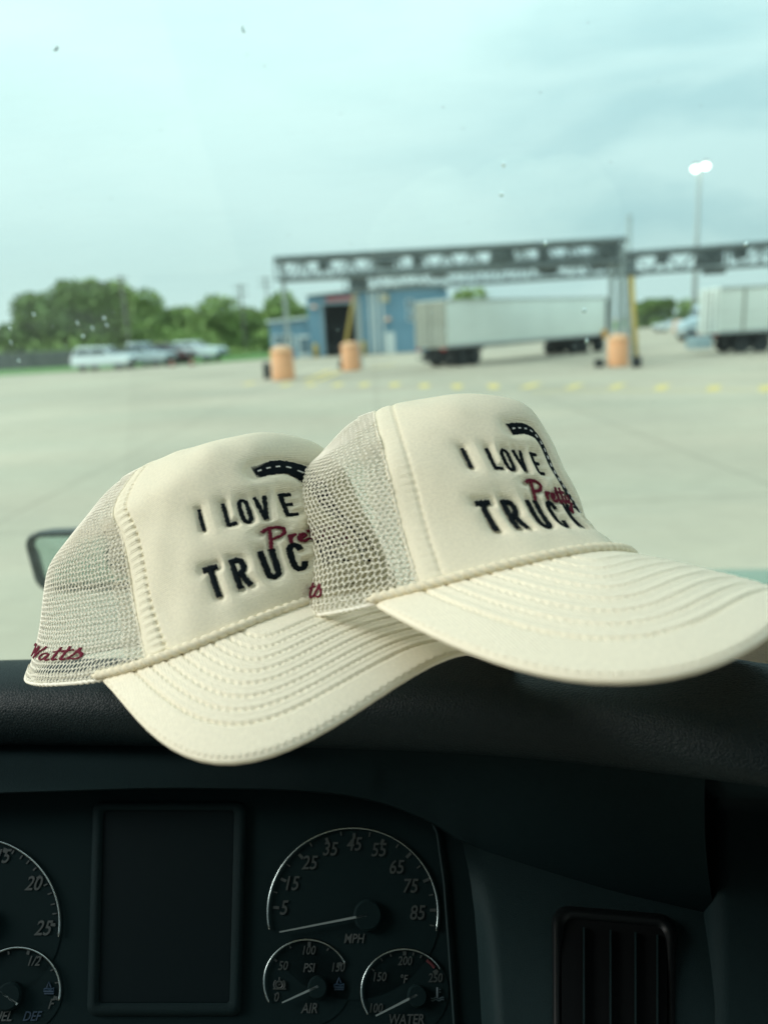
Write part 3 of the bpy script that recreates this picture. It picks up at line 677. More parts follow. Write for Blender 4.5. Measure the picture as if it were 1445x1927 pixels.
# the panel beyond the seam
rows = []
for x in np.linspace(1350, 1900, 24):
    a = lip_under(x, .012); r = [lip_under(x, .03), a]
    for y in np.linspace(1500, 2300, 28):
        q = max(0, (y-1722)/578); r.append(gp_(x, y+(x-1350)*.03, max(.038+.045*(y-1500)/800, (.030*(1-q)+.085*q+.010*math.sin(math.pi*min(1, q*1.6))+.004) if y > 1722 else 0)))
    rows.append(r)
rows.insert(0, [p+gn*.02 for p in rows[0]]); rows += [[p+TR*.35+TF*.03 for p in rows[-1]], [p+TR*.95+TF*.05 for p in rows[-1]]]
rp = MB(); rp.grid(rows); rp.build('side_panel', M_panel, dash, smooth=True, inv=True)

bkp = MB(); bkp.grid([[gp_(x, y, -.012)+gn*(.03 if y < 1480 else 0) for y in (1440, 1480, 1700, 2000, 2300)] for x in (-420, 200, 900, 1250, 1400, 1900)]); bkp.build('light_leak_backing', M_dial, dash, inv=True)  # dark backing added to block light leaking through the panel gaps
# ---- dials
def ring(mb, cxp, cyp, R, a0, a1, lift, w=3.0, n=60, r0=None):
    """an arc of dial edge; angles in degrees clockwise from up, R in photo pixels"""
    P0 = []
    for k in range(n+1):
        a = R_(a0+(a1-a0)*k/n); P0.append(gp_(cxp+R*math.sin(a), cyp-R*math.cos(a), lift))
    k_ = GD/FPX; mb.tube(P0, [w*k_*.5*(.55+.45*math.sin(math.pi*min(1, max(0.02, i/n)))) if False else w*k_*.5 for i in range(n+1)], 8)
def textmesh(s, px, py, h, lift=.0012, shear=.2, wide=.86, mbold=.012):
    cu = bpy.data.curves.new('t', 'FONT'); cu.body = s; cu.align_x = 'CENTER'; cu.align_y = 'CENTER'; cu.size = 1; cu.shear = shear; cu.offset = mbold; cu.extrude = .02; cu.resolution_u = 3
    o = bpy.data.objects.new('t', cu); COL.objects.link(o); bpy.context.view_layer.update()
    me = bpy.data.meshes.new_from_object(o.evaluated_get(bpy.context.evaluated_depsgraph_get()))
    V = np.empty(len(me.vertices)*3, np.float32); me.vertices.foreach_get('co', V); V = V.reshape(-1, 3); F = [tuple(p.vertices) for p in me.polygons]
    bpy.data.objects.remove(o); bpy.data.curves.remove(cu); bpy.data.meshes.remove(me)
    k = h/.73*GD/FPX; c = gp_(px, py, lift)
    yc = (V[:, 1].max()+V[:, 1].min())/2; xc = (V[:, 0].max()+V[:, 0].min())/2
    return [c+gx*((v[0]-xc)*k*wide)+gy*((v[1]-yc)*k)-gn*(v[2]*k) for v in V], F
def tick(mb, cxp, cyp, r0, r1, a, w, lift=.0012):
    a = R_(a); s, c = math.sin(a), math.cos(a); P = []
    for r, e in ((r0, -1), (r0, 1), (r1, 1), (r1, -1)): P.append(gp_(cxp+r*s+e*w*c, cyp-r*c+e*w*s, lift))
    P2 = [p+gn*.0006 for p in P]; mb.add(P+P2, [(0, 1, 2, 3), (0, 4, 5, 1), (1, 5, 6, 2), (2, 6, 7, 3), (3, 7, 4, 0)])
def needle(mb, x0, y0, x1, y1, w=2.4, lift=.006):
    d = np.array([x1-x0, y1-y0]); n_ = np.array([-d[1], d[0]])/np.linalg.norm(d)
    P = [gp_(x0+n_[0]*w*.55, y0+n_[1]*w*.55, lift), gp_(x1+n_[0]*w, y1+n_[1]*w, lift), gp_(x1-n_[0]*w, y1-n_[1]*w, lift), gp_(x0-n_[0]*w*.55, y0-n_[1]*w*.55, lift)]
    P2 = [p+gn*.0012 for p in P]; mb.add(P+P2, [(0, 1, 2, 3), (0, 4, 5, 1), (1, 5, 6, 2), (2, 6, 7, 3), (3, 7, 4, 0)])
def hub(mb, x, y, r, lift=.009):
    n = 20; k = GD/FPX*r; c = gp_(x, y, 0)
    V = []
    for rr2, l in ((1.0, 0), (1.0, lift*.8), (.85, lift), (0.02, lift)): V += [c-gn*l+(gx*math.cos(2*math.pi*i/n)+gy*math.sin(2*math.pi*i/n))*k*rr2 for i in range(n)]
    mb.add(V, [(j*n+i, j*n+(i+1) % n, (j+1)*n+(i+1) % n, (j+1)*n+i) for j in range(3) for i in range(n)])
def dial(name, c, R, arc, nums, words, nd, hubp, ticks, hubr, nh=22, blues=(), label=None):
    bpy.context.view_layer.update()
    b = MB(); n = 48; b.add([gp_(c[0]+(R+4)*math.sin(2*math.pi*i/n), c[1]-(R+4)*math.cos(2*math.pi*i/n), .0006) for i in range(n)], [tuple(range(n))])
    if c[1]+R > 2300: pass
    d = b.build(name, M_dial, dash, inv=True)
    if label: tag(d, label)
    bpy.context.view_layer.update()
    e = MB(); ring(e, *c, R, *arc, .0022, w=3.2); e.build('dial_ring', M_chrome, d, smooth=True, inv=True)
    t = MB()
    for s, x, y in nums: t.add(*textmesh(s, x, y, nh))
    t.build('dial_numbers', M_num, d, inv=True)
    if words:
        t = MB()
        for s, x, y, h in words: t.add(*textmesh(s, x, y, h))
        t.build('dial_word', mat('dial_print_dim', (.035, .045, .045), rough=.6), d, inv=True)
    t = MB()
    for a, r0, r1, w in ticks: tick(t, *c, r0, r1, a, w)
    t.build('dial_ticks', M_num, d, inv=True)
    m = MB(); needle(m, *nd); m.build('needle', M_needle, d, inv=True)
    m = MB(); hub(m, *hubp, hubr, .006); m.build('needle_hub', M_dial, d, smooth=False, inv=True)
    return d
def tk(c, R, pts, big=True):
    return [(math.degrees(math.atan2(x-c[0], c[1]-y)), R-16, R-7, 3.0) for x, y in pts]
c = (664, 1718); sp_n = [('5', 535, 1708), ('15', 551, 1662), ('25', 583, 1623), ('35', 622, 1597), ('45', 667, 1588), ('55', 713, 1599), ('65', 747, 1631), ('75', 773, 1667), ('85', 786, 1717)]
A9 = [-86, -64.5, -42.5, -19.5, 1, 22.5, 44, 66, 88]
tks = [(a, 139 if a < 40 else 145, 150 if a < 40 else 157, 2.8) for a in A9]+[(a+11, 147, 155, 1.3) for a in A9]
sp = dial('speedometer', c, 160, (-101, 102), sp_n, [('MPH', 667, 1766, 14)], (526, 1754, 690, 1722), (692, 1722), tks, 24, label='speedometer dial marked in MPH')
c = (577, 1848); dial('air_gauge', c, 80, (-118, 64), [('0', 521, 1876), ('50', 533, 1817), ('100', 582, 1788), ('150', 637, 1820)], [('PSI', 582, 1821, 13), ('AIR', 582, 1897, 14)],
     (531, 1887, 599, 1856), (598, 1857), [(-112, 61, 65, 2), (-55, 68, 75, 2), (4, 68, 76, 3), (62, 66, 75, 3.4), (-25, 70, 76, 1.4), (33, 70, 76, 1.4)], 16, nh=13, label='small AIR pressure dial in PSI')
c = (760, 1866); wg = dial('water_gauge', c, 80, (-122, 58), [('100', 708, 1897), ('150', 715, 1838), ('200', 762, 1808), ('250', 819, 1840)], [('°F', 761, 1842, 12), ('WATER', 765, 1918, 14)],
     (707, 1912, 785, 1872), (784, 1873), [(1, 68, 76, 3), (58, 66, 75, 3.4), (-55, 68, 74, 1.6), (-35, 70, 76, 1.3), (-20, 70, 76, 1.3), (14, 70, 76, 1.3), (26, 70, 76, 1.3), (38, 70, 76, 1.3), (49, 70, 76, 1.3)], 16, nh=13, label='small WATER temperature dial')
bpy.context.view_layer.update()
rd = MB(); ring(rd, 760, 1866, 73, 36, 52, .0016, w=4.5, n=10); rd.build('red_zone', M_red, wg, inv=True)
c = (-45, 1735); dial('tachometer', c, 158, (-100, 100), [('15', 8, 1611), ('20', 65, 1662), ('25', 83, 1746)], [('RPM', -45, 1790, 14)], (-160, 1790, -30, 1738), (-30, 1738),
     [(a, 141, 150, 3) for a in (22, 55, 92, -22)]+[(a, 145, 153, 1.3) for a in (28, 35, 41, 48, 62, 69, 77, 84)], 24, label='partly hidden tachometer dial at the left')
c = (35, 1862); fg = dial('fuel_gauge', c, 79, (-75, 105), [('1/2', 66, 1808), ('F', 98, 1889)], [('FUEL', 2, 1912, 14)], (-14, 1856, 33, 1890), (22, 1874),
     [(15, 68, 76, 2.6), (103, 68, 76, 3.4), (-15, 68, 75, 1.6), (35, 70, 76, 1.3), (60, 70, 76, 1.3), (80, 70, 76, 1.3)], 20, nh=14, label='small FUEL dial at the lower left')
bpy.context.view_layer.update()
t = MB(); t.add(*textmesh('DEF', 62, 1912, 13)); t.build('blue_word', M_blue, fg, inv=True)
# warning pictograms
def poly_icon(mb, x, y, pts, w=1.4):
    mb.tube([gp_(x+a, y+b, .0016) for a, b in pts], w*GD/FPX, 5)
def circ(r, a0=0, a1=360, n=16): return [(r*math.sin(R_(a0+(a1-a0)*i/n)), -r*math.cos(R_(a0+(a1-a0)*i/n))) for i in range(n+1)]
ic = MB(); poly_icon(ic, 526, 1853, circ(6.5)); poly_icon(ic, 526, 1853, circ(10.5, 40, 140, 8)); poly_icon(ic, 526, 1853, circ(10.5, 220, 320, 8)); poly_icon(ic, 526, 1853, [(-12, 8), (12, 8)], 1.1); poly_icon(ic, 526, 1853, [(0, -14), (0, -9)], 1)
ic.add(*textmesh('P', 526, 1853, 9, shear=0)); ic.build('brake_pictogram', M_num, dash, inv=True)
ic = MB(); poly_icon(ic, 823, 1872, [(0, -14), (0, 5)], 2.2); poly_icon(ic, 823, 1872, [(2, -10), (6, -10)], 1); poly_icon(ic, 823, 1872, [(2, -5), (6, -5)], 1)
for r_ in (6, 10): poly_icon(ic, 823, 1872, [(-12+i*2.4, r_+1.6*math.sin(i*1.25)) for i in range(11)], 1)
ic.build('temperature_pictogram', mat('dial_print_blue_grey', (.03, .055, .066), rough=.6), dash, inv=True)
for ox, oy in ((638, 1850), (93, 1858)):
    ic = MB(); poly_icon(ic, ox, oy, [(-9, 8), (9, 8), (9, 2), (3, 4), (-3, 2), (-9, 4), (-9, 8)], 1.6); poly_icon(ic, ox, oy, [(-4, 0), (0, -10), (4, 0)], 1.5); poly_icon(ic, ox, oy, [(-9, 12), (9, 12)], 1.1)
    ic.build('blue_pictogram', M_blue, dash, inv=True)

# ---- display screen between the dials
def round_rect(x0, y0, x1, y1, r, n=6, sk=0):
    P = []
    for cx_, cy_, a in ((x1-r, y0+r, 0), (x1-r, y1-r, 90), (x0+r, y1-r, 180), (x0+r, y0+r, 270)):
        for k in range(n+1):
            t_ = R_(a+90*k/n); P.append((cx_+r*math.sin(t_)+sk*((cy_-y0)/(y1-y0)), cy_-r*math.cos(t_)))
    return P
def frame_ring(mb, loops):
    """loops: lists of (points px, lift); consecutive loops are bridged"""
    L = [[gp_(x, y, l) for x, y in pts] for pts, l in loops]; n = len(L[0]); V = [p for q in L for p in q]
    mb.add(V, [(j*n+i, j*n+(i+1) % n, (j+1)*n+(i+1) % n, (j+1)*n+i) for j in range(len(L)-1) for i in range(n)])
scr = MB(); pts = round_rect(197, 1526, 440, 1886, 6, sk=-9); scr.add([gp_(x, y, .0018) for x, y in pts], [tuple(range(len(pts)))]); SC = scr.build('display_screen', M_screen, dash, inv=True); tag(SC, 'blank dark display screen')
bpy.context.view_layer.update()
fr = MB(); frame_ring(fr, [(round_rect(176, 1508, 466, 1912, 18, sk=-12), .0008), (round_rect(180, 1511, 463, 1908, 17, sk=-12), .0036), (round_rect(188, 1519, 452, 1898, 12, sk=-11), .0044), (round_rect(196, 1525, 441, 1887, 7, sk=-9), .0019)])
fr.build('screen_frame', M_fascia, SC, smooth=True, inv=True)
# ---- air vent in the lower panel
bpy.context.view_layer.update()
vl = lambda x, y: panel_lift(x, y)
def pl_ring(mb, loops):
    L = [[gp_(x, y, panel_lift(x, y)+l) for x, y in pts] for pts, l in loops]; n = len(L[0]); V = [p for q in L for p in q]
    mb.add(V, [(j*n+i, j*n+(i+1) % n, (j+1)*n+(i+1) % n, (j+1)*n+i) for j in range(len(L)-1) for i in range(n)])
def skew(P): return [(x, y+(x-1040)*.085) for x, y in P]
vt = MB(); pl_ring(vt, [(skew(round_rect(1038, 1702, 1272, 2150, 34)), 0.0005), (skew(round_rect(1040, 1704, 1270, 2148, 34)), .006), (skew(round_rect(1045, 1709, 1265, 2140, 31)), .008), (skew(round_rect(1052, 1717, 1258, 2130, 25)), .0076), (skew(round_rect(1060, 1726, 1250, 2126, 20)), .0040)])
VT = vt.build('air_vent', M_vent, dash, smooth=True, inv=True); tag(VT, 'rounded rectangular air vent with upright vanes')
bpy.context.view_layer.update()
bk = MB(); bk.grid([[gp_(x, y+(x-1040)*.085, panel_lift(x, y+(x-1040)*.085)+.0038) for x in np.linspace(1056, 1254, 14)] for y in np.linspace(1724, 2128, 28)]); bk.build('vent_recess', mat('vent_dark', (.003, .004, .0045), rough=.9, spec=.1), VT, inv=True)
for x in (1098, 1148, 1195, 1236):
    s_ = MB(); G = []
    for y in np.linspace(1745+(x-1098)*.1, 2110, 12):
        l = panel_lift(x, y); G.append([gp_(x-1.8, y, l+.0041), gp_(x-1.8, y, l+.0078), gp_(x+1.8, y, l+.0078), gp_(x+1.8, y, l+.0041)])
    s_.grid(G); s_.build('vent_vane', M_panel, VT, inv=True)

# ---- windscreen with its frame, plus unseen roof pieces and wall that shape the light
def cabp(r, f, z): return EYE+TR*r+TF*f+UP*z
M_glass = bpy.data.materials.new('windscreen_glass'); M_glass.use_nodes = True
def build_glass():
    t = M_glass.node_tree; t.nodes.clear(); N = t.nodes.new; L = t.links.new
    out = N('ShaderNodeOutputMaterial'); tr = N('ShaderNodeBsdfTransparent'); tr.inputs[0].default_value = (.885, .975, .955, 1)
    gl = N('ShaderNodeBsdfGlossy'); gl.inputs[0].default_value = (.9, 1, .97, 1); gl.inputs[1].default_value = .02
    lw = N('ShaderNodeLayerWeight'); lw.inputs[0].default_value = .5
    pw = N('ShaderNodeMath'); pw.operation = 'POWER'; pw.inputs[1].default_value = 5; L(lw.outputs['Facing'], pw.inputs[0])
    fr = N('ShaderNodeMath'); fr.operation = 'MULTIPLY_ADD'; fr.inputs[1].default_value = .96; fr.inputs[2].default_value = .022; L(pw.outputs[0], fr.inputs[0])
    m1 = N('ShaderNodeMixShader'); L(fr.outputs[0], m1.inputs[0]); L(tr.outputs[0], m1.inputs[1]); L(gl.outputs[0], m1.inputs[2])
    tl = N('ShaderNodeBsdfTranslucent'); tl.inputs[0].default_value = (.75, .8, .78, 1)
    tc = N('ShaderNodeTexCoord'); n = N('ShaderNodeTexNoise'); n.inputs['Scale'].default_value = 5; n.inputs['Detail'].default_value = 8; n.inputs['Roughness'].default_value = .7; L(tc.outputs['Object'], n.inputs[0])
    mp = N('ShaderNodeMapping'); mp.inputs['Scale'].default_value = (1, 1, 9); L(tc.outputs['Object'], mp.inputs[0])
    n2 = N('ShaderNodeTexNoise'); n2.inputs['Scale'].default_value = 6; n2.inputs['Detail'].default_value = 6; L(mp.outputs[0], n2.inputs[0])
    a = N('ShaderNodeMath'); a.operation = 'MULTIPLY'; L(n.outputs[0], a.inputs[0]); L(n2.outputs[0], a.inputs[1])
    r = N('ShaderNodeMapRange'); r.inputs[1].default_value = .22; r.inputs[2].default_value = .42; r.inputs[3].default_value = .008; r.inputs[4].default_value = .035; L(a.outputs[0], r.inputs[0])
    m2 = N('ShaderNodeMixShader'); L(r.outputs[0], m2.inputs[0]); L(m1.outputs[0], m2.inputs[1]); L(tl.outputs[0], m2.inputs[2]); L(m2.outputs[0], out.inputs[0])
build_glass()
WB, WT_ = (1.20, -.74), (.80, .56)                # bottom and top edge of the glass: (forward, height)
ws = thing('windshield', 'wide tinted truck windshield pane with faint dust and raindrops', 'windshield', tuple(cabp(0, 1.12, -.5)))
bpy.context.view_layer.update()
def ws_pt(r, q, off=0.0):
    f = WB[0]+(WT_[0]-WB[0])*q; z = WB[1]+(WT_[1]-WB[1])*q; nrm = -TF*math.cos(.293)-UP*math.sin(.293)*1
    return cabp(r, f, z)+nrm*off
WN_ = np.cross(ws_pt(1, 0)-ws_pt(0, 0), ws_pt(0, 1)-ws_pt(0, 0)); WN_ /= np.linalg.norm(WN_); WN_ *= -np.sign(WN_@TF)     # towards the driver
gm = MB(); q_ = [ws_pt(-1.05, 0), ws_pt(1.45, 0), ws_pt(1.45, 1), ws_pt(-1.05, 1)]
gm.add(q_+[p-WN_*.006 for p in q_], [(0, 1, 2, 3), (7, 6, 5, 4), (0, 4, 5, 1), (1, 5, 6, 2), (2, 6, 7, 3), (3, 7, 4, 0)])
GL = gm.build('glass_pane', M_glass, ws, inv=True)
M_trim = mat('cab_trim', (.16, .17, .165), rough=.8)
sh = MB()
sh.tube([ws_pt(-1.07, -.05), ws_pt(-1.07, 1.05)], .045, 8); sh.tube([ws_pt(1.47, -.05), ws_pt(1.47, 1.05)], .045, 8); sh.tube([ws_pt(-1.07, 1.03), ws_pt(1.47, 1.03)], .04, 8)
sh.build('pillar_frame', M_trim, ws, inv=True)
rf = MB(); rf.grid([[cabp(r, f, z) for f, z in ((.80, .57), (.65, .62), (.42, .65), (.25, .66))] for r in (-1.08, -.5, .2, .9, 1.48)])
rf.build('unseen_roof_front', M_trim, ws, inv=True)  # unseen, cut short so light from above reaches the caps
rw = MB(); rw.box(cabp(.2, -.75, -.2), (2.6, .05, 1.75), np.stack([TR, TF, UP], 1)); rw.build('unseen_back_wall', M_trim, ws, inv=True)  # unseen, added behind the camera to cut flat frontal light
rf = MB(); rf.box(cabp(.2, -.46, .67), (2.6, .60, .03), np.stack([TR, TF, UP], 1)); rf.build('unseen_roof_rear', M_trim, ws, inv=True)  # unseen, added to narrow the overhead gap that lets light in

# rain drops and specks of dirt on the glass
M_drop = mat('rain_water', (1, 1, 1), rough=.02, trans=1.0, ior=1.33)
M_speck = mat('dirt_speck', (.05, .05, .045), rough=.9)
def on_glass(px, py, off=.0002):
    v = ray(px, py); p0 = ws_pt(0, 0); return EYE+v*(((p0-EYE)@WN_)/(v@WN_))-WN_*(.006+off)
def drop_mesh(rx, rz):
    V, F = [], []; n = 12
    wx = np.cross(UP, WN_); wx /= np.linalg.norm(wx); wy = np.cross(WN_, wx)
    for j in range(5):
        a = math.pi/2*j/4
        for k in range(n):
            b = 2*math.pi*k/n; s_ = 1-.25*math.sin(b) if True else 1
            V.append(wx*(rx*math.cos(a)*math.cos(b)*s_)+wy*(rz*math.cos(a)*math.sin(b))-WN_*(min(rx, rz)*.5*math.sin(a)))
    F = [(j*n+k, j*n+(k+1) % n, (j+1)*n+(k+1) % n, (j+1)*n+k) for j in range(4) for k in range(n)]+[tuple(range(n-1, -1, -1))]
    return new_mesh('raindrop', V, F, smooth=True)
DM = [drop_mesh(.0024, .0027), drop_mesh(.0018, .0034), drop_mesh(.0008, .0009), drop_mesh(.0005, .0006)]
for d in DM: d.materials.append(M_drop)
DROPS = [(59, 595), (142, 611), (192, 602), (197, 615), (152, 636), (170, 621), (31, 682), (16, 648), (14, 621), (947, 310), (943, 367), (1026, 460), (1099, 587), (1104, 645), (1406, 462), (455, 55), (659, 460), (521, 400),
         (540, 444), (583, 579), (633, 624), (686, 610), (812, 592), (1080, 655), (120, 652), (210, 590), (95, 618), (280, 560), (880, 420), (731, 94), (415, 585), (1320, 198), (955, 122), (1150, 305)]
for i, (x, y) in enumerate(DROPS):
    o = bpy.data.objects.new('raindrop', DM[i % 2 if i < 16 else 2+i % 2]); COL.objects.link(o); o.location = on_glass(x, y)
    tag(o, 'tiny clear raindrop clinging to the windshield glass', 'raindrop', 'raindrops on the windshield')
for i, (x, y) in enumerate([(100, 93), (461, 103), (1107, 42), (72, 393), (1240, 153), (1321, 200), (205, 375), (832, 203), (494, 125), (1017, 175), (299, 246), (1150, 306), (62, 640), (46, 560), (640, 215), (870, 243), (1398, 700), (1300, 820), (1230, 760)]):
    b = MB(); k = .0011 if i == 0 else .0006
    wx = np.cross(UP, WN_); wx /= np.linalg.norm(wx); wy = np.cross(WN_, wx)
    if i == 0: b.tube([wx*-.0032-wy*.0002, wx*-.001-wy*.0009, wx*.001+wy*.0004, wx*.0034+wy*.0016], [.0005, .0009, .0011, .0005], 6); b.tube([wx*.001, wx*.0022+wy*.0028], .0006, 5)
    else: b.tube([wx*-k*rng.uniform(.5, 2)+wy*k*rng.uniform(-1, 1), wx*0, wx*k*rng.uniform(.5, 1.5)-wy*k*rng.uniform(-1, 1)], [k*.5, k*.7, k*.4], 6)
    o = b.build('dirt_speck', M_speck); o.location = on_glass(x, y, .0008)
    tag(o, 'dark winged insect splat high on the windshield, far left' if i == 0 else 'tiny dark dirt speck stuck on the windshield glass', 'speck', 'specks on the windshield')

# ---- bonnet and its mirror, outside the glass
M_hood = mat('hood_paint', (.13, .25, .20), rough=.25, spec=.5)
hd = MB(); rows = []
hc0 = 1.35
for f in np.linspace(1.35, 2.9, 14):
    r = []
    for s_ in np.linspace(-1, 1, 25):
        w_ = 1.25-.06*(f-1.35); x = hc0+s_*w_; z = -.455-.305*(f-1.4)-.012*(f-2.1)**2-.34*abs(s_)**9
        r.append(cabp(x, f, z))
    r.insert(0, cabp(hc0-(1.25-.06*(f-1.35))*1.02, f, -1.3)); r.append(cabp(hc0+(1.25-.06*(f-1.35))*1.02, f, -1.3)); rows.append(r)
fr_ = rows[-1]; rows.append([cabp(hc0+(np.array(p-EYE)@TR-hc0)*.96, 2.98, (p-EYE)[2]-.08) for p in fr_]); rows.append([cabp((p-EYE)@TR, 3.0, -1.4) for p in fr_])
rows.insert(0, [cabp((p-EYE)@TR, 1.345, -1.6) for p in rows[0]]); hd.grid(rows)
HO = hd.build('truck_hood', M_hood, None, smooth=True); tag(HO, 'glossy green truck hood just beyond the dashboard at the right', 'hood'); HO.location = (0, 0, 0)
# fender mirror
MC = at_d(168, 1054, 1.55); mx_ = TR; my_ = UP
mr = thing('hood_mirror', 'black framed hood mirror outside the windshield at the left', 'mirror', tuple(MC)); bpy.context.view_layer.update()
def mpt(a, b, c): return MC+C_R*(a*.94)+UP*b+TF*(c-.20*b)
k_ = 1.55/FPX
def mloop(s_, inset, dep):
    P = round_rect(-107+inset, -57+inset, 107-inset, 60-inset, 30-inset*.6, n=7)
    return [mpt((x+ (y*-.04 if x < 0 else 0))*k_*s_, -(y - x*.03)*k_*s_, dep) for x, y in P]
hs = MB(); Ls = [mloop(.72, 2, .055), mloop(.95, 0, .035), mloop(1, 0, .01), mloop(1, 0, -.006), mloop(1, 4, -.011), mloop(1, 9, -.008), mloop(1, 10, -.002)]
n_ = len(Ls[0]); hs.add([p for q in Ls for p in q], [tuple(range(n_))]+[(j*n_+i, j*n_+(i+1) % n_, (j+1)*n_+(i+1) % n_, (j+1)*n_+i) for j in range(len(Ls)-1) for i in range(n_)])
hs.build('mirror_housing', mat('mirror_black', (.012, .016, .017), rough=.35), mr, smooth=True, inv=True)
gls = MB(); P = mloop(1, 9.5, 0); cc = np.mean(P, 0); V = []; rs = (1, .8, .6, .4, .2, .02)
for q in rs: V += [cc+(p-cc)*q-TF*(.010*(1-q*q)) for p in P]
gls.add(V, [(j*n_+i, j*n_+(i+1) % n_, (j+1)*n_+(i+1) % n_, (j+1)*n_+i) for j in range(len(rs)-1) for i in range(n_)])
gls.build('mirror_glass', mat('mirror_silver', (.62, .66, .64), rough=.03, metal=1), mr, smooth=True, inv=True)
sk_ = MB(); sk_.tube([mpt(.06, -.03, .03), mpt(.075, -.14, .06), mpt(.09, -.34, .12), mpt(.10, -.62, .16), mpt(.10, -1.0, .2)], .012, 10); sk_.tube([mpt(.10, -.98, .2), mpt(.10, -1.03, .2)], .04, 12)
sk_.build('mirror_stalk', mat('mirror_black', (0, 0, 0)), mr, smooth=True, inv=True)
# the fender the mirror stands on
fd = MB(); rows = []
for f in np.linspace(1.25, 2.6, 12):
    rows.append([np.array([0, 0, 0])+cabp(-.70+.52*s_, f, -1.55-.35*abs(s_)**2.6-.12*((f-1.9)/.7)**2) for s_ in np.linspace(-1, 1, 15)])
fd.grid(rows); FD = fd.build('front_fender', M_hood, HO, smooth=True, inv=True)

# ================================================================== OUTSIDE
def sheet(name, pts, z, m, kind='structure'):
    b = MB(); b.add([(p[0], p[1], z) for p in pts], [tuple(range(len(pts)))]); o = b.build(name, m); o['kind'] = kind; return o
# concrete yard
def concrete():
    m = mat('yard_concrete', (.34, .295, .225), rough=.85, spec=.3); t = m.node_tree; b = t.nodes['Principled BSDF']; N = t.nodes.new; L = t.links.new
    tc = N('ShaderNodeTexCoord'); mp = N('ShaderNodeMapping'); mp.inputs['Location'].default_value = (.07, 2.0, 0); L(tc.outputs['Object'], mp.inputs[0])
    n1 = N('ShaderNodeTexNoise'); n1.inputs['Scale'].default_value = .12; n1.inputs['Detail'].default_value = 7; L(mp.outputs[0], n1.inputs[0])
    n2 = N('ShaderNodeTexNoise'); n2.inputs['Scale'].default_value = 2.2; n2.inputs['Detail'].default_value = 8; n2.inputs['Roughness'].default_value = .7; L(mp.outputs[0], n2.inputs[0])
    r1 = N('ShaderNodeMapRange'); r1.inputs[1].default_value = .3; r1.inputs[2].default_value = .7; r1.inputs[3].default_value = .82; r1.inputs[4].default_value = 1.14; L(n1.outputs[0], r1.inputs[0])
    r2 = N('ShaderNodeMapRange'); r2.inputs[1].default_value = .3; r2.inputs[2].default_value = .7; r2.inputs[3].default_value = .93; r2.inputs[4].default_value = 1.06; L(n2.outputs[0], r2.inputs[0])
    sp = N('ShaderNodeSeparateXYZ'); L(mp.outputs[0], sp.inputs[0])
    fac = []
    for ax, per, wd in ((0, 5.6, .06), (1, 6.1, .06)):                     # sawn joints between slabs
        d = N('ShaderNodeMath'); d.operation = 'DIVIDE'; d.inputs[1].default_value = per; L(sp.outputs[ax], d.inputs[0])
        f = N('ShaderNodeMath'); f.operation = 'FRACT'; L(d.outputs[0], f.inputs[0])
        g = N('ShaderNodeMath'); g.operation = 'LESS_THAN'; g.inputs[1].default_value = wd/per; L(f.outputs[0], g.inputs[0]); fac.append(g)
    mx_ = N('ShaderNodeMath'); mx_.operation = 'MAXIMUM'; L(fac[0].outputs[0], mx_.inputs[0]); L(fac[1].outputs[0], mx_.inputs[1])
    k = N('ShaderNodeMath'); k.operation = 'MULTIPLY_ADD'; k.inputs[1].default_value = -.26; k.inputs[2].default_value = 1; L(mx_.outputs[0], k.inputs[0])
    a = N('ShaderNodeMath'); a.operation = 'MULTIPLY'; L(r1.outputs[0], a.inputs[0]); L(r2.outputs[0], a.inputs[1])
    a2 = N('ShaderNodeMath'); a2.operation = 'MULTIPLY'; L(a.outputs[0], a2.inputs[0]); L(k.outputs[0], a2.inputs[1])
    mp3 = N('ShaderNodeMapping'); mp3.inputs['Scale'].default_value = (.05, .16, 1); L(tc.outputs['Object'], mp3.inputs[0])
    n3 = N('ShaderNodeTexNoise'); n3.inputs['Scale'].default_value = 1.6; n3.inputs['Detail'].default_value = 6; L(mp3.outputs[0], n3.inputs[0])
    r3 = N('ShaderNodeMapRange'); r3.inputs[1].default_value = .38; r3.inputs[2].default_value = .62; L(n3.outputs[0], r3.inputs[0])
    hm = N('ShaderNodeMix'); hm.data_type = 'RGBA'; L(r3.outputs[0], hm.inputs[0]); hm.inputs[6].default_value = (.45, .362, .28, 1); hm.inputs[7].default_value = (.42, .357, .277, 1)
    v = N('ShaderNodeVectorMath'); v.operation = 'SCALE'; L(hm.outputs[2], v.inputs[0]); L(a2.outputs[0], v.inputs[3]); L(v.outputs[0], b.inputs['Base Color'])
    return m
M_conc = concrete()
sheet('ground', [(-2500, -300), (2500, -300), (2500, 3500), (-2500, 3500)], 0, M_conc)
M_grass = mat('grass_green', (.10, .20, .045), rough=.9, noise=(.5, .3, 8))
gA = [gnd(-700, 752), gnd(-300, 727), gnd(0, 708), gnd(140, 699), gnd(420, 682), gnd(500, 676), gnd(560, 671)]
o = sheet('lawn', gA+[np.array([-10, 480, 0]), np.array([-420, 480, 0]), np.array([-300, 40, 0])], .03, M_grass)
o2 = sheet('lawn', [np.array([28, 190, 0]), np.array([160, 165, 0]), np.array([420, 480, 0]), np.array([20, 480, 0])], .03, M_grass)
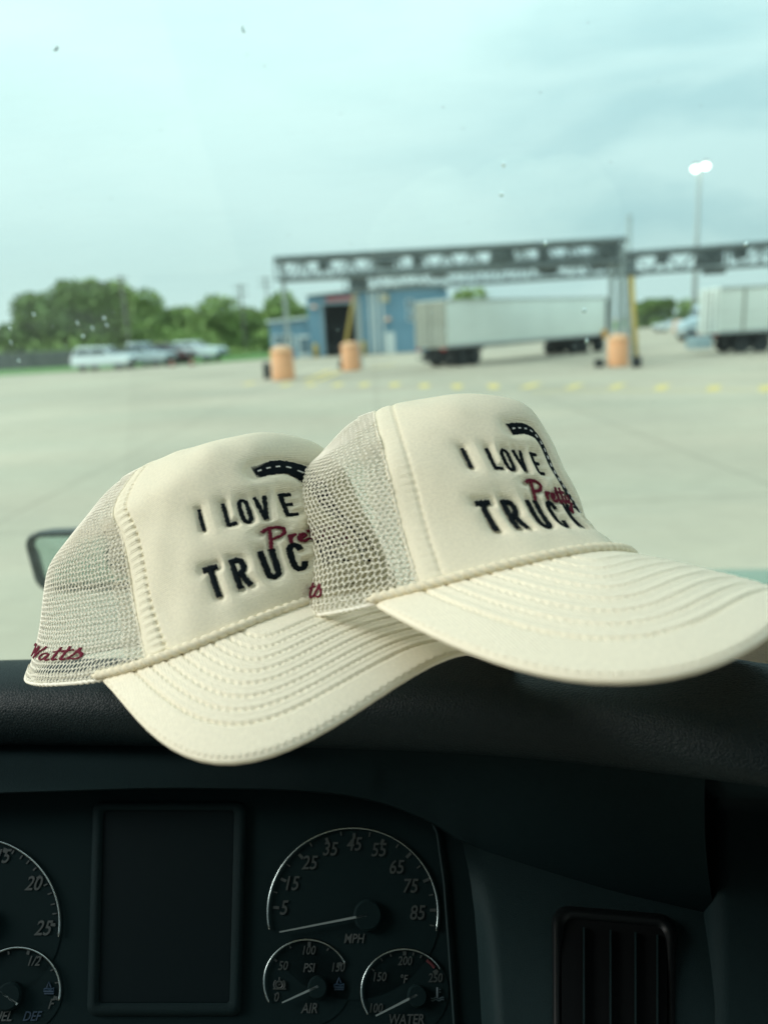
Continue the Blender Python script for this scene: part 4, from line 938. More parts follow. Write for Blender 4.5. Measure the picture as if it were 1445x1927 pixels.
# painted yellow marks on the concrete
M_yel = mat('yellow_paint', (.70, .48, .13), rough=.7, noise=(6, .12))
M_yel2 = mat('worn_yellow_paint', (.62, .45, .17), rough=.8, noise=(3, .15))
for i, (x, y) in enumerate([(470, 722), (538, 724), (586, 724), (636, 724), (686, 724), (742, 724), (798, 726), (860, 727), (928, 727), (998, 726), (1080, 727), (1160, 727), (1244, 729), (1342, 731), (1440, 731), (1540, 732)]):
    p = gnd(x, y); sl = .8 if i > 8 else .15
    sheet('road_marking', [p+np.array([-.2-sl*.6, -1.0, 0]), p+np.array([.2-sl*.6, -1.0, 0]), p+np.array([.22+sl*.6, 1.0, 0]), p+np.array([-.22+sl*.6, 1.0, 0])], .004, M_yel if i < 10 else M_yel2)
for a, b in (((575, 716), (622, 697)), ((600, 716), (640, 700)), ((700, 692), (745, 686))):
    p, q = gnd(*a), gnd(*b); d = q-p; n = np.array([-d[1], d[0], 0]); n = n/np.linalg.norm(n)*.16; sheet('road_marking', [p-n, p+n, q+n, q-n], .004, M_yel)
p, q = gnd(1000, 736.5), gnd(1600, 733); d = (q-p); n = np.array([-d[1], d[0], 0]); n = n/np.linalg.norm(n)*.10
sheet('road_marking', [p-n, p+n, q+n, q-n], .008, mat('worn_yellow_paint', (.60, .52, .26), rough=.8, noise=(3, .15)))

# ---- trees
M_bark = mat('bark', (.10, .08, .06), rough=.9, noise=(4, .3))
def leafmat(name, c):
    m = mat(name, c, rough=.7, spec=.3, noise=(.9, .35, 3)); return m
LEAF = [leafmat('leaf_dark', (.165, .235, .075)), leafmat('leaf_mid', (.25, .335, .10)), leafmat('leaf_light', (.30, .385, .12))]
def crown_mesh(seed, n, w, h, leaf, z0, lumps=14):
    g = np.random.default_rng(seed); cs = []
    for i in range(lumps):
        a = g.uniform(0, 2*np.pi); rr = g.uniform(.1, .75)**.7; z = g.uniform(.0, 1)
        cs.append((rr*math.cos(a)*w/2*(1-.45*z), rr*math.sin(a)*w/2*(1-.45*z), z0+z*h*.85, g.uniform(.16, .34)*min(w, h)))
    cs = np.array(cs); k = g.integers(0, lumps, n); d = g.normal(size=(n, 3)); d /= np.linalg.norm(d, axis=1, keepdims=True)
    P = cs[k, :3]+d*(cs[k, 3]*g.uniform(.45, 1.08, n)**.6)[:, None]*np.array([1, 1, .85])
    P[:, 2] = np.maximum(P[:, 2], z0*.5+.1)
    A = g.normal(size=(n, 3)); A /= np.linalg.norm(A, axis=1, keepdims=True); B = np.cross(A, g.normal(size=(n, 3))); B /= np.linalg.norm(B, axis=1, keepdims=True)
    s = (leaf*g.uniform(.6, 1.4, n))[:, None]
    V = np.stack([P-A*s-B*s*.5, P+A*s-B*s*.5, P+A*s+B*s*.5, P-A*s+B*s*.5], 1).reshape(-1, 3)
    return new_mesh('crown', V, np.arange(4*n).reshape(-1, 4)), cs
def trunk_mesh(cs, z0, r):
    b = MB(); b.tube([(0, 0, -.1), (.05*r, 0, z0*.6), (0, .1*r, z0*1.3)], [r, r*.75, r*.55], 8)
    for c in cs[::2]: b.tube([(0, 0, z0*.8), (c[0]*.5, c[1]*.5, (z0+c[2])*.5), tuple(c[:3])], [r*.4, r*.25, r*.08], 5)
    return b
TREE_SPEC = {}
def tree(px, base_row, Y, w, h, leafm, label, seed, z0=None, n=2600, leaf=.32, group=None, cat='tree', name='tree'):
    p = at_Y(px, base_row, Y); t = thing(name, label, cat, (p[0], p[1], 0), random.uniform(0, 6), group)
    z0 = h*.18 if z0 is None else z0; me, cs = crown_mesh(seed, n, w, h-z0, leaf, z0)
    obj('crown', me, LEAF[leafm], t, inv=False)
    trunk_mesh(cs, z0, max(.09, w*.022)).build('trunk', M_bark, t, smooth=True); return t
TR_ = [(40, 128, 12, 6.9, 0, 'dark round tree at the far left edge, behind the low grey wall', 4600), (98, 122, 14, 10.6, 0, 'broad dark green tree second from the left, behind the low grey wall', 6000),
 (156, 126, 14, 13.6, 0, 'tall dark green tree with the highest crown, left of the utility pole', 6000), (210, 130, 12, 12.6, 1, 'mid green tree standing right behind the leftmost utility pole', 5000),
 (256, 128, 11, 10.4, 1, 'mid green bushy tree just right of the leftmost utility pole', 4600), (298, 130, 12, 9.2, 1, 'lower bright green tree above the parked white cars', 4000),
 (342, 132, 10, 9.0, 1, 'narrow pointed green tree above the maroon car', 3000), (374, 132, 10, 8.0, 2, 'light green shrubby tree above the rightmost parked car', 3000),
 (412, 134, 9.5, 8.6, 1, 'round green tree between the parked cars and the middle utility pole', 3600), (450, 138, 9.5, 7.6, 1, 'green tree partly behind the middle utility pole', 3400),
 (490, 140, 9.5, 7.2, 1, 'green tree left of the blue building, by the gantry leg', 3200), (540, 118, 9, 8.2, 1, 'leafy tree rising above the low wing of the blue building', 3200)]
for i, (px, Y, w, h, lm_, lab, n_) in enumerate(TR_): tree(px, 650, Y, w, h, lm_, lab, i+1, n=n_, z0=.6, leaf=.36)
tree(880, 640, 120, 6.5, 7.4, 1, 'treetop peeking over the middle of the white trailer', 13, n=2400)
tree(1215, 605, 175, 12, 6.0, 0, 'dark rounded tree far behind the yard, right of the gantry column', 14, n=3000, z0=.4)
tree(1258, 605, 180, 12, 6.6, 0, 'dark tree far behind the yard, left of the pale truck cab', 15, n=3000, z0=.4)
tree(1300, 605, 185, 10, 5.4, 1, 'green tree far behind the pale truck cab', 16, n=2400, z0=.4)
# low scrub in front of the tree line, nobody could count it
g = np.random.default_rng(33); n = 9000; sx = g.uniform(-78, -18, n); sy = 108+g.uniform(0, 16, n); sz = np.abs(g.normal(0, 1.5, n))+.1
A = g.normal(size=(n, 3)); A /= np.linalg.norm(A, axis=1, keepdims=True); B = np.cross(A, g.normal(size=(n, 3))); B /= np.linalg.norm(B, axis=1, keepdims=True); P = np.stack([sx, sy, sz*(.7+.5*np.sin(sx*.4))], 1); s = g.uniform(.15, .36, n)[:, None]
un = obj('undergrowth', new_mesh('undergrowth', np.stack([P-A*s-B*s*.5, P+A*s-B*s*.5, P+A*s+B*s*.5, P-A*s+B*s*.5], 1).reshape(-1, 3), np.arange(4*n).reshape(-1, 4)), LEAF[1]); un['kind'] = 'stuff'
# ---- low grey wall at the left
M_wall = mat('weathered_wall', (.115, .115, .12), rough=.85, noise=(1.2, .2))
wl = thing('low_wall', 'long low dark grey wall along the grass at the left', 'wall', (-60, 98, 0))
b = MB(); b.box((0, 0, .95), (74, .3, 1.9)); b.build('wall_panel', M_wall, wl)
b = MB(); b.box((0, 0, 1.96), (74.2, .42, .12)); b.build('coping', mat('coping_grey', (.17, .17, .17), rough=.8), wl)
for i in range(5):
    b = MB(); b.box((-34+i*17, -.2, .98), (.5, .2, 1.96)); b.build('pier', M_wall, wl)
# ---- utility poles
M_pole = mat('pole_wood', (.17, .155, .135), rough=.9, noise=(3, .2))
M_steel_l = mat('leg_steel', (.33, .37, .37), rough=.5, metal=.2)
def upole(px, toprow, Y, label, arms=1, w=1.9):
    p = at_Y(px, toprow, Y); t = thing('utility_pole', label, 'utility pole', (p[0], p[1], 0)); H = p[2]
    b = MB(); b.tube([(0, 0, -.2), (0, 0, H)], [.19, .12] if w > 1 else [.36, .30], 10); b.build('pole', M_pole if w > 1 else M_steel_l, t, smooth=True)
    for k in range(arms):
        b = MB(); b.box((0, -.12, H-.5-k*1.1), (w, .12, .14)); ca = b.build('crossarm', M_pole, t)
        for s in (-1, -.4, .4, 1):
            b = MB(); b.lathe([(.05, 0), (.07, .08), (.04, .2), (.02, .22)], (s*w*.46, -.12, H-.43-k*1.1), 8); b.build('insulator', mat('insulator_grey', (.3, .3, .3), rough=.3), ca)
    return t
upole(227, 517, 108, 'weathered utility pole in front of the dark trees, leftmost of three')
upole(452, 534, 116, 'stout utility pole with two crossarms above the green shrubs', 2)
upole(499, 520, 140, 'thin pale utility pole between the trees and the gantry leg', 2, 2.4)
upole(1184, 404, 110, 'faint grey pole rising above the joint of the two gantry trusses', 1, .5)

# ---- light mast with two lit lamps
p = at_Y(1316, 312, 92); t = thing('light_mast', 'tall grey light mast with two glowing floodlights', 'light mast', (p[0], p[1], 0)); H = p[2]
b = MB(); b.tube([(0, 0, 0), (0, 0, H)], [.30, .18], 12); b.build('mast_pole', mat('galvanised', (.36, .38, .38), rough=.55, metal=.3), t, smooth=True)
b = MB(); b.box((0, 0, H), (1.5, .1, .1)); b.build('crossbar', mat('galvanised', (0, 0, 0)), t)
M_lamp = mat('lamp_glow', (1, 1, .95), emit=((1, .97, .82), 5))
for s in (-.56, .56):
    b = MB(); b.lathe([(.06, .36), (.25, .28), (.38, .0), (.40, -.06)], (s, -.25, H+.05+.22*s), 16); fx = b.build('floodlight', mat('lamp_body', (.25, .26, .26), rough=.5), t, smooth=True)
    b = MB(); b.lathe([(.34, -.07), (.38, -.26), (.30, -.46), (.02, -.6)], (s, -.25, H+.05+.22*s), 16); b.build('lamp_lens', M_lamp, fx, smooth=True)

# ---- gantry over the yard: two box trusses on legs
M_steel = mat('truss_steel', (.13, .155, .16), rough=.5, metal=.3, noise=(2, .2))
M_steel_l = mat('leg_steel', (.33, .37, .37), rough=.5, metal=.2)
M_box = mat('equipment_grey', (.07, .085, .088), rough=.6)
M_ylw = mat('safety_yellow', (.40, .28, .06), rough=.5, noise=(3, .1))
def truss(mb, A, B, h, dpt, nb):
    A, B = np.array(A, float), np.array(B, float); d = (B-A); L = np.linalg.norm(d); t = d/L; n = np.cross(t, UP); n /= np.linalg.norm(n)
    C = [A, A+n*dpt, A-UP*h, A+n*dpt-UP*h]
    for i, c in enumerate(C): mb.tube([c, c+d], .15 if i < 2 else .085, 6)
    for k in range(nb):
        a, b_ = L*k/nb, L*(k+1)/nb
        for o in (np.zeros(3), n*dpt):
            mb.tube([A+o+t*a, A+o+t*(a+b_)/2-UP*h], .045, 5); mb.tube([A+o+t*(a+b_)/2-UP*h, A+o+t*b_], .045, 5); mb.tube([A+o+t*a, A+o+t*a-UP*h], .05, 5)
        for z in (0, -h): mb.tube([A+t*a-UP*h*(z < 0), A+n*dpt+t*b_-UP*h*(z < 0)], .04, 5); mb.tube([A+t*a-UP*h*(z < 0), A+n*dpt+t*a-UP*h*(z < 0)], .05, 5)
def gantry(label, A, B, legs, boxes, h=1.05, dpt=1.5, nb=14):
    t = thing('gantry', label, 'gantry', (A[0], A[1], 0)); bpy.context.view_layer.update()
    b = MB(); truss(b, A, B, h, dpt, nb); b.build('truss', M_steel, t, inv=True)
    for (x, y, w, z) in legs:
        b = MB(); b.box((x, y, z/2), (w, w, z)); b.build('leg', M_steel_l, t, inv=True)
    A_, B_ = np.array(A), np.array(B)
    for f, dz, w, hh, off in boxes:
        c = A_+(B_-A_)*f+np.array([0, off, dz]); b = MB(); b.box(c, (w, .7, hh)); b.build('camera_box', M_box, t, inv=True, bevel=.04)
    return t
pA, pB = at_Y(527, 492, 44.2), at_Y(1166, 456, 42.6)
gantry('long steel gantry whose left leg stands by the leftmost orange drum', pA, pB, [(pA[0], pA[1]+.9, .22, pA[2]), (pB[0]-.35, pB[1]+.2, .22, pB[2]-.1), (pB[0]+.15, pB[1]+.2, .26, pB[2]-.1)],
       [(.13, -.25, .5, .7, 0), (.315, -.42, 1.1, .45, -.1), (.41, -.25, .5, .75, 0), (.66, -.45, 1.2, .6, -.1), (.78, -.35, .5, .8, 0), (.965, -.35, 1.0, .9, 0), (.48, -1.05, .9, .4, 1.2), (.80, -1.0, .9, .35, 1.3)])
qA, qB = at_Y(664, 518, 53), at_Y(1620, 449, 42.4)
fB = lambda px: (px-664)/(1620-664)
gantry('second steel gantry behind, running on past the right edge above the parked trailer', qA, qB, [(qA[0]+.15, qA[1]+.2, .34, qA[2]), (at_Y(1186, 500, 47.5)[0], 47.5, .4, qA[2]-.2)],
       [(.012, -.5, 1.2, .9, 0), (.44, -.4, 1.0, .8, 0), (.555, -.25, 2.0, .9, -.2), (.60, -1.0, 1.5, .35, .4), (.66, -.25, .5, .7, 0), (.745, -.5, 1.3, .75, -.2), (.76, -1.15, 1.1, .35, .3), (.80, -.2, .6, .8, 0)], nb=18)
for (x0, y0, x1, y1, Y, lab) in ((652, 640, 672, 528, 53.4, 'slanting yellow safety post rising beside the middle orange drum'), (1197, 680, 1188, 520, 38.8, 'yellow safety post next to the orange drum under the gantry joint')):
    a, c = at_Y(x0, y0, Y), at_Y(x1, y1, Y+.4); g0 = a+(a-c)*(a[2]/(c[2]-a[2])); t = thing('safety_post', lab, 'post', (g0[0], g0[1], 0)); bpy.context.view_layer.update()
    b = MB(); b.tube([g0, c], .115, 10); b.build('post_tube', M_ylw, t, smooth=True, inv=True)
    b = MB(); b.tube([g0, g0+(c-g0)*.12], .24, 10); b.build('rubber_foot', mat('black_rubber', (.015, .016, .017), rough=.8), t, smooth=True, inv=True)
# orange drums round the feet of the legs
M_org = mat('drum_orange', (.72, .33, .16), rough=.6, noise=(1.5, .10)); M_org2 = mat('drum_orange_pale', (.76, .40, .22), rough=.6)
def drum(px, row, w, h, lab):
    p = gnd(px, row); t = thing('orange_drum', lab, 'barrier drum', (p[0], p[1]+w/2, 0), 0, 'orange barrier drums under the gantry')
    b = MB(); b.lathe([(w/2, 0), (w/2*1.02, .04), (w/2, .12), (w/2*.985, h*.8)], n=28); b.build('drum_body', M_org, t, smooth=True)
    b = MB(); b.lathe([(w/2*1.0, h*.8), (w/2*1.03, h*.82), (w/2*.98, h*.90), (w/2*.7, h*.97), (w/2*.3, h), (.01, h)], n=28); b.build('drum_cap', M_org2, t, smooth=True)
drum(532, 716, 1.28, 1.86, 'faded orange drum under the left leg of the long gantry')
drum(661, 698, 1.2, 1.84, 'faded orange drum beside the slanting yellow post')
drum(1168, 690, 1.05, 1.62, 'faded orange drum left of the yellow post under the gantry joint')
drum(1281, 626, 1.5, 1.7, 'small distant orange drum by the pale truck cab')
# black blocks at the feet
M_rub = mat('black_rubber', (.015, .016, .017), rough=.8)
for (x, y, w, h, lab) in ((504, 713, .4, .95, 'black control post left of the leftmost orange drum'), (1127, 691, .42, .42, 'small black bump stop on the ground left of the right drum')):
    p = gnd(x, y); b = MB(); b.box((0, 0, h*.45), (w, w, h*.9)); b.box((0, 0, h*.95), (w*.7, w*.7, h*.1)); o = b.build('control_post' if h > .6 else 'bump_stop', M_rub, bevel=.03); o.location = p; tag(o, lab, 'post' if h > .6 else 'bump stop')

# ---- blue metal building
def ribbed(name, c):
    m = mat(name, c, rough=.5, spec=.4, noise=(.6, .08)); t = m.node_tree; b = t.nodes['Principled BSDF']; tc = t.nodes.new('ShaderNodeTexCoord')
    w = t.nodes.new('ShaderNodeTexWave'); w.bands_direction = 'X'; w.inputs['Scale'].default_value = 1.1; t.links.new(tc.outputs['Object'], w.inputs[0])
    p = t.nodes.new('ShaderNodeBump'); p.inputs['Strength'].default_value = .5; p.inputs['Distance'].default_value = .05; t.links.new(w.outputs[1], p.inputs['Height']); t.links.new(p.outputs[0], b.inputs['Normal']); return m
M_bl = ribbed('blue_cladding', (.145, .27, .365)); M_bld = ribbed('dark_blue_roof', (.10, .18, .25)); M_wt = mat('white_trim', (.62, .66, .66), rough=.5)
YB = 84.0
def bx(px): return at_Y(px, 640, YB)[0]
def bz_(px, row): return at_Y(px, row, YB)[2]
bd = thing('blue_building', 'blue metal building with a dark open bay door and white downspouts', 'building', (bx(700), YB, 0)); bpy.context.view_layer.update()
x0, xp, x1 = bx(587), bx(792), bx(840); z0_, zp = bz_(587, 557), bz_(790, 534)
dx0, dx1, dz = bx(612), bx(680), bz_(640, 572)
b = MB()
# front wall with the bay opening cut out
zat = lambda x: z0_+(zp-z0_)*(x-x0)/(xp-x0) if x < xp else zp-(zp-z0_)*(x-xp)/(x1-xp)
def wallseg(xa, xb, za): b.prism([(xa, za), (xb, za), (xb, zat(xb)), (xa, zat(xa))], YB, YB+.25)
wallseg(x0, dx0, 0); wallseg(dx0, dx1, dz); wallseg(dx1, xp, 0); wallseg(xp, x1, 0); b.box(((x0-.125), YB+9, z0_/2), (.25, 18, z0_)); b.box((x1+.125, YB+9, z0_/2), (.25, 18, z0_)); b.box(((x0+x1)/2, YB+18, z0_/2), (x1-x0, .25, z0_))
b.build('wall', M_bl, bd, inv=True)
b = MB(); b.grid([[np.array([x, y, zat(min(max(x, x0), x1))+.16]) for y in (YB-.5, YB+18.4)] for x in (x0-.3, xp, x1+.3)]); b.build('roof', M_bld, bd, inv=True)
b = MB(); b.tube([(x0-.3, YB-.5, z0_+.12), (xp, YB-.5, zp+.12), (x1+.3, YB-.5, z0_+.12)], .13, 5); b.build('roof_trim', M_wt, bd, inv=True)
b = MB(); b.box(((dx0+dx1)/2, YB+3.2, dz/2), (dx1-dx0, .2, dz)); b.box(((dx0+dx1)/2, YB+1.6, dz+.1), (dx1-dx0, 3.2, .15)); b.build('bay_interior', mat('bay_dark', (.02, .022, .025), rough=.9), bd, inv=True)
b = MB()
for x in (dx0-.12, dx1+.12): b.box((x, YB-.06, dz/2), (.24, .14, dz))
b.box(((dx0+dx1)/2, YB-.06, dz+.14), (dx1-dx0+.5, .14, .28)); b.build('bay_frame', mat('frame_blue_grey', (.25, .33, .38), rough=.5), bd, inv=True)
b = MB(); b.box(((dx0+dx1)/2+.1, YB-.16, dz+.55), ((dx1-dx0)*.85, .14, .5)); b.build('sign_board', mat('faded_red', (.38, .12, .13), rough=.6), bd, inv=True)
for px in (699, 709, 722): b = MB(); b.box((bx(px), YB-.12, zat(bx(px))/2), (.22 if px != 709 else .32, .2, zat(bx(px))-.1)); b.build('downspout', M_wt, bd, inv=True)
b = MB(); b.box((bx(734), YB-.05, 1.1), (1.0, .1, 2.2)); b.build('side_door', M_wt, bd, inv=True)
for px, row, s in ((596, 580, .30), (732, 603, .34)):
    b = MB(); b.lathe([(s, 0), (s, .12), (s*.7, .3), (.02, .34)], (bx(px), YB-.36, bz_(px, row)), 14); b.build('wall_lamp', mat('warm_lamp_glass', (.80, .48, .34), rough=.3), bd, smooth=True, inv=True)
b = MB(); b.box((bx(726), YB-.12, bz_(726, 561)), (1.0, .16, .8)); b.build('wall_plate', mat('tan_plate', (.45, .38, .24), rough=.7), bd, inv=True)
for px, row in ((773, 572), (774, 595)): b = MB(); b.box((bx(px), YB-.08, bz_(px, row)), (.7, .12, 1.0)); w_ = b.build('window', M_wt, bd, inv=True); bpy.context.view_layer.update(); b = MB(); b.box((bx(px), YB-.15, bz_(px, row)), (.5, .03, .8)); b.build('pane', mat('pane_blue_grey', (.12, .18, .22), rough=.1), w_, inv=True)
# low wing at its left
lw = thing('low_wing', 'low blue lean-to office with white windows left of the bay door', 'building', (bx(545), YB, 0)); bpy.context.view_layer.update()
a0, a1 = bx(508), bx(587)-.3; za0, za1 = bz_(508, 607), bz_(585, 599)
b = MB(); b.prism([(a0, 0), (a1, 0), (a1, za1), (a0, za0)], YB+.5, YB+9); b.build('wall', M_bl, lw, inv=True)
b = MB(); b.grid([[np.array([x, y, z+.1]) for y in (YB+.1, YB+9.3)] for x, z in ((a0-.3, za0), (a1, za1))]); b.build('roof', M_bld, lw, inv=True)
b = MB(); b.tube([(a0-.3, YB+.1, za0+.06), (a1, YB+.1, za1+.06)], .12, 5); b.build('roof_trim', M_wt, lw, inv=True)
for px, w_, h_, zc in ((522, 1.1, 1.2, 1.9), (541, 1.3, 1.2, 1.9), (572, 1.5, 2.3, 1.2)):
    b = MB(); b.box((bx(px), YB+.42, zc), (w_, .16, h_)); f = b.build('window', M_wt, lw, inv=True); bpy.context.view_layer.update()
    b = MB(); b.box((bx(px), YB+.33, zc+.05), (w_*.7, .04, h_*.7)); b.build('pane', mat('pane_blue_grey', (.12, .18, .22), rough=.1), f, inv=True)
for px, lab in ((594, 'yellow bollard guarding the left side of the dark bay door'), (684, 'yellow bollard guarding the right side of the dark bay door')):
    p = at_Y(px, 650, YB-1.2); b = MB(); b.lathe([(.3, 0), (.3, 1.25), (.22, 1.4), (.02, 1.46)], n=14); o = b.build('yellow_bollard', M_ylw, smooth=True); o.location = (p[0], p[1], 0); tag(o, lab, 'bollard')

# ---- trailers
M_trl = mat('trailer_white', (.80, .83, .78), rough=.45, noise=(.5, .05)); M_rear = mat('trailer_rear_grey', (.34, .34, .29), rough=.5, noise=(1, .12)); M_tyre = mat('tyre_black', (.018, .019, .02), rough=.85); M_rim = mat('rim_grey', (.30, .31, .31), rough=.4, metal=.6)
M_under = mat('chassis_black', (.02, .021, .022), rough=.7)
def wheel(mb_par, x, y, z, r, w, parent):
    b = MB(); b.lathe([(r*.55, -w/2), (r*.93, -w/2), (r, -w*.32), (r, w*.32), (r*.93, w/2), (r*.55, w/2)], (x, y, z), 20, axis='y'); t_ = b.build('wheel', M_tyre, parent, smooth=False)
    b = MB(); b.lathe([(r*.56, -w*.40), (r*.5, -w*.30), (r*.2, -w*.34), (.02, -w*.36)], (x, y, z), 16, axis='y'); b.build('rim', M_rim, t_, smooth=True)
def trailer(label, origin, ang, L, W=2.6, H=2.85, z0=1.2, front=True, rear=None):
    """x runs from the rear doors (0) to the nose (L); -y is the side towards the camera"""
    t = thing('semi_trailer', label, 'trailer', (origin[0], origin[1], 0), ang)
    b = MB(); b.box((L/2, 0, z0+H/2), (L, W, H)); b.build('body', M_trl, t, bevel=.05)
    b = MB()
    for k in range(int(L/.62)): b.box((.35+k*.62, -W/2-.004, z0+H/2+.02), (.03, .008, H-.3))
    b.build('side_posts', M_trl, t)
    b = MB(); b.box((L/2, -W/2-.015, z0+.09), (L, .06, .18)); b.box((L/2, -W/2-.015, z0+H-.06), (L, .06, .12)); b.build('side_rail', mat('rail_alu', (.45, .47, .46), rough=.4, metal=.4), t)
    b = MB(); b.box((-.04, 0, z0+H/2), (.08, W*.98, H*.97)); dr = b.build('rear_door', rear or M_rear, t)
    b = MB()
    for y in (-.95, -.35, .35, .95): b.tube([(-.10, y, z0+.1), (-.10, y, z0+H-.1)], .028, 6)
    b.box((-.10, 0, z0+H/2), (.03, .04, H*.95)); b.build('lock_rods', mat('rod_dark', (.13, .13, .12), rough=.5), dr)
    for s in (-1, 1): b = MB(); b.box((-.10, s*1.05, z0-.08), (.06, .32, .14)); b.build('tail_light', mat('tail_red', (.35, .02, .02), rough=.3), t)
    b = MB(); b.box((-.06, 0, .55), (.1, W*.9, .12)); b.box((-.06, .5, .85), (.08, .1, .7)); b.box((-.06, -.5, .85), (.08, .1, .7)); b.build('underride_guard', M_under, t)
    b = MB(); b.box((2.3, 0, 1.02), (3.6, 1.5, .36)); b.box((L/2, 0, z0-.06), (L*.96, 1.2, .12)); b.build('chassis', M_under, t)
    for x in (1.5, 2.75):
        for s in (-1, 1): wheel(None, x, s*(W/2-.32), .52, .52, .58, t)
    for s in (-1, 1): b = MB(); b.box((.55, s*(W/2-.32), .68), (.03, .6, .75)); b.build('mud_flap', M_under, t)
    for s in (-1, 1): b = MB(); b.box((L-3.0, s*.8, .72), (.16, .16, .95)); b.box((L-3.0, s*.8, .2), (.4, .3, .1)); b.build('landing_leg', M_under, t)
    return t
a_, c_ = gnd(843, 692), gnd(1143, 660)
ang = math.atan2(c_[1]-a_[1], c_[0]-a_[0]); Lt = np.linalg.norm((c_-a_)[:2])
nv_ = np.array([-math.sin(ang), math.cos(ang), 0])
t1 = trailer('long white semi trailer seen from its grey rear doors, parked beneath the gantry', a_+nv_*1.3, ang, Lt)
# a dolly with dark wheels and an orange lamp under the nose
for x in (Lt-4.4, Lt-3.1, Lt-.9):
    for s in (-1, 1): wheel(None, x, s*.98, .52, .52, .58, t1)
b = MB(); b.box((Lt-2.5, 0, .85), (5.2, 1.6, .45)); b.build('dolly_frame', M_under, t1)
b = MB(); b.box((Lt+.05, 0, 2.35), (.1, 2.5, 2.6)); b.build('nose_panel', mat('nose_dark', (.035, .037, .036), rough=.6), t1)
b = MB(); b.lathe([(.34, -.10), (.36, 0), (.22, .08), (.01, .1)], (Lt-.75, -1.42, 1.3), 14, axis='y'); b.build('marker_lamp', mat('amber_lens', (.75, .33, .03), rough=.3), t1)
e_ = gnd(1348, 667); t2 = trailer('pale box trailer cut by the right edge of the photo', e_+np.array([0, 1.3, 0]), R_(3), 15.5, H=2.7, rear=M_trl)
b = MB(); b.box((1.45, -1.33, 1.2+1.35), (.12, .05, 2.6)); b.box((3.2, -1.33, 1.2+1.35), (.16, .05, 2.6)); b.build('door_seam', M_rear, t2)
b = MB(); b.box((Lt-.2, -1.315, 2.5), (.42, .03, 2.7)); b.build('nose_edge', mat('nose_dark', (0, 0, 0)), t1)
b = MB(); b.box((-.9, -.6, .75), (1.1, 1.2, .75)); b.build('rear_guard', mat('guard_pale_blue', (.36, .46, .50), rough=.5), t2, bevel=.06)
# pale truck cab behind
def truck_cab(px, row, Y, label):
    p = at_Y(px, row, Y); t = thing('truck_cab', label, 'truck', (p[0], p[1], 0), R_(180))
    mp_ = mat('cab_pale_blue', (.42, .52, .58), rough=.35); k = MB()
    k.prism([(-2.1, .9), (1.9, .9), (2.0, 1.2), (1.95, 1.75), (.75, 2.05), (.45, 2.9), (-.2, 3.5), (-1.9, 3.7), (-2.1, 3.5)], -1.15, 1.15); k.build('cab_body', mp_, t, bevel=.1)
    for s in (-1, 1):
        k = MB(); k.prism([(-.5, 2.05), (.45, 2.05), (.25, 2.75), (-.5, 2.8)], s*1.17-.02, s*1.17+.02); k.build('side_window', mat('car_glass', (.03, .045, .055), rough=.08), t)
        for x in (1.3, -2.6, -3.8): wheel(None, x, s*.95, .52, .52, .5, t)
        k = MB(); k.box((2.0, s*.85, 1.35), (.08, .3, .22)); k.build('headlight', mat('headlight_glass', (.7, .72, .7), rough=.15), t)
    k = MB(); k.prism([(.60, 2.25), (.70, 2.25), (.50, 2.85), (.40, 2.85)], -.95, .95); k.build('windscreen', mat('car_glass', (0, 0, 0)), t)
    k = MB(); k.box((-3.0, 0, .85), (4, .9, .3)); k.build('frame_rail', M_under, t); k = MB(); k.box((1.98, 0, .72), (.2, 2.3, .4)); k.build('bumper', mat('bumper_chrome', (.6, .62, .62), rough=.25, metal=.8), t)
    return t
truck_cab(1318, 620, 74, 'pale blue semi truck cab parked beyond the distant orange drum')

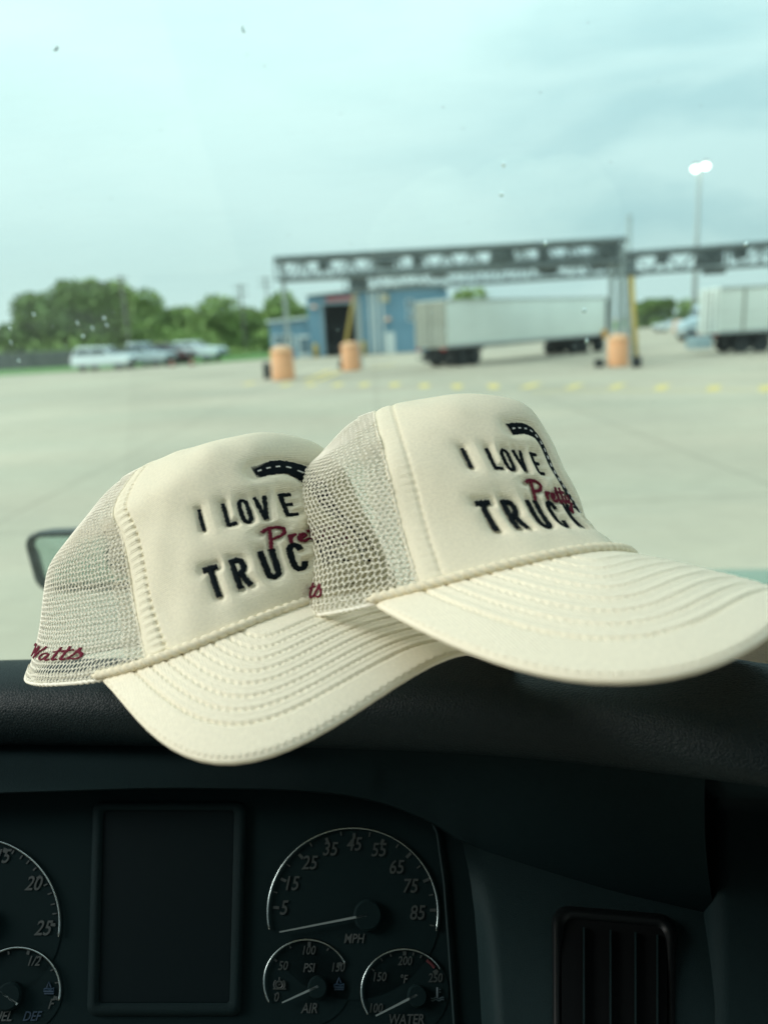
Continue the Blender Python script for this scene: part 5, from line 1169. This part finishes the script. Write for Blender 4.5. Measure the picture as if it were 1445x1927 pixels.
# ---- parked cars
M_cg = mat('car_glass', (.03, .045, .055), rough=.08)
def car(px, row, Y, paint, label, ang, kind='suv', k=1.0):
    p = at_Y(px, row, Y); t = thing('parked_car', label, 'car', (p[0], p[1], 0), ang, 'cars parked in a row by the grass')
    # x forward; profile of the lower body and of the cabin
    low = [(-2.35, .35), (2.25, .35), (2.42, .55), (2.40, .85), (2.25, 1.02), (1.05, 1.12), (-2.2, 1.16), (-2.42, 1.0), (-2.45, .6)]
    cab = {'suv': [(1.0, 1.08), (.35, 1.74), (-1.9, 1.80), (-2.35, 1.12)], 'sedan': [(1.0, 1.08), (.25, 1.55), (-1.0, 1.56), (-1.9, 1.12)], 'pickup': [(.95, 1.08), (.4, 1.78), (-.75, 1.80), (-.95, 1.12)]}[kind]
    b = MB(); b.prism(low, -.93, .93); b.build('body', paint, t, bevel=.09)
    n = len(cab); V = [(x, -.86+(.14 if z > 1.3 else 0), z) for x, z in cab]+[(x, .86-(.14 if z > 1.3 else 0), z) for x, z in cab]
    b = MB(); b.add(V, [tuple(range(n)), tuple(range(2*n-1, n-1, -1))]+[(i, i+n, (i+1) % n+n, (i+1) % n) for i in range(n)]); b.build('cabin', paint, t, bevel=.05)
    (xa, za), (xb, zb), (xc, zc), (xd, zd) = cab
    for s in (-1, 1):
        mid_ = (xb+xc)/2
        for u0, u1 in ((xb-.02, mid_+.05), (mid_-.05, xc+.05)):
            l0 = u0+(.45 if u0 == xb-.02 else 0); l1 = u1-(.28 if u1 == xc+.05 else 0)
            b = MB(); P = [(l0, s*.872, 1.2), (l1, s*.872, 1.2), (u1, s*.745, zb-.10), (u0, s*.745, zb-.10)]; b.add(P+[(x, y+s*.012, z) for x, y, z in P], [(0, 1, 2, 3), (7, 6, 5, 4), (0, 4, 5, 1), (1, 5, 6, 2), (2, 6, 7, 3), (3, 7, 4, 0)]); b.build('side_window', M_cg, t)
        for x in (1.5, -1.5): wheel(None, x, s*.80, .36, .36, .24, t)
        b = MB(); b.box((2.36, s*.68, .80), (.1, .36, .17)); b.build('headlight', mat('headlight_glass', (.7, .72, .7), rough=.15), t, bevel=.03)
        b = MB(); b.box((-2.42, s*.76, .92), (.08, .18, .3)); b.build('tail_light', mat('tail_red', (0, 0, 0)), t)
    for (e0, e1, nm) in (((xa, za), (xb, zb), 'windscreen'), ((xd, zd), (xc, zc), 'rear_window')):
        sg = 1 if nm == 'windscreen' else -1; f0, f1 = .15, .85; b = MB()
        P = [(e0[0]+(e1[0]-e0[0])*f+sg*.02, y, e0[1]+(e1[1]-e0[1])*f+.015) for f, y in ((f0, -.72), (f0, .72), (f1, .64), (f1, -.64))]
        b.add(P+[(x-sg*.015, y, z-.012) for x, y, z in P], [(0, 1, 2, 3), (7, 6, 5, 4), (0, 4, 5, 1), (1, 5, 6, 2), (2, 6, 7, 3), (3, 7, 4, 0)]); b.build(nm, M_cg, t)
    b = MB(); b.box((2.42, 0, .55), (.1, 1.7, .18)); b.box((2.40, 0, .80), (.06, .8, .16)); b.build('grille', M_under, t)
    if kind == 'pickup':
        b = MB(); b.box((-1.7, 0, 1.17), (1.3, 1.5, .03)); b.build('cargo_bed', M_under, t)
    t.scale = (k, k, k); return t
P_w = mat('car_white', (.70, .74, .76), rough=.25, noise=(.8, .04)); P_s = mat('car_silver', (.48, .54, .57), rough=.25, metal=.2); P_r = mat('car_maroon', (.10, .04, .045), rough=.3)
car(198, 670, 78, P_w, 'white sport utility car, leftmost of the parked row', R_(-12), 'suv', 1.28)
car(268, 665, 82, P_s, 'silver pickup with an open bed parked second from the left', R_(-14), 'pickup', 1.36)
car(312, 663, 86, P_r, 'dark maroon car third in the row, mostly hidden by its neighbours', R_(-14), 'suv', 1.3)
car(364, 660, 89, P_w, 'white sedan at the right end of the parked row', R_(-16), 'sedan', 1.5)
car(1262, 610, 120, P_w, 'small white car far behind, left of the pale truck cab', R_(190), 'sedan', 1.1)
# traffic cones beside the cars
for x, y, lab in ((325, 690, 'small red traffic cone beside the wheels of the maroon car'), (362, 688, 'small red traffic cone in front of the white sedan')):
    p = gnd(x, y); t = thing('traffic_cone', lab, 'traffic cone', (p[0], p[1], 0)); b = MB(); b.lathe([(.20, .04), (.10, .42), (.04, .74), (.01, .75)], n=14); b.build('cone_body', mat('cone_red', (.55, .08, .05), rough=.5), t, smooth=True)
    b = MB(); b.box((0, 0, .02), (.46, .46, .04)); b.build('cone_base', M_rub, t)
    b = MB(); b.lathe([(.128, .33), (.10, .46)], n=14); b.build('reflective_band', mat('band_white', (.7, .7, .7), rough=.4), t, smooth=True)
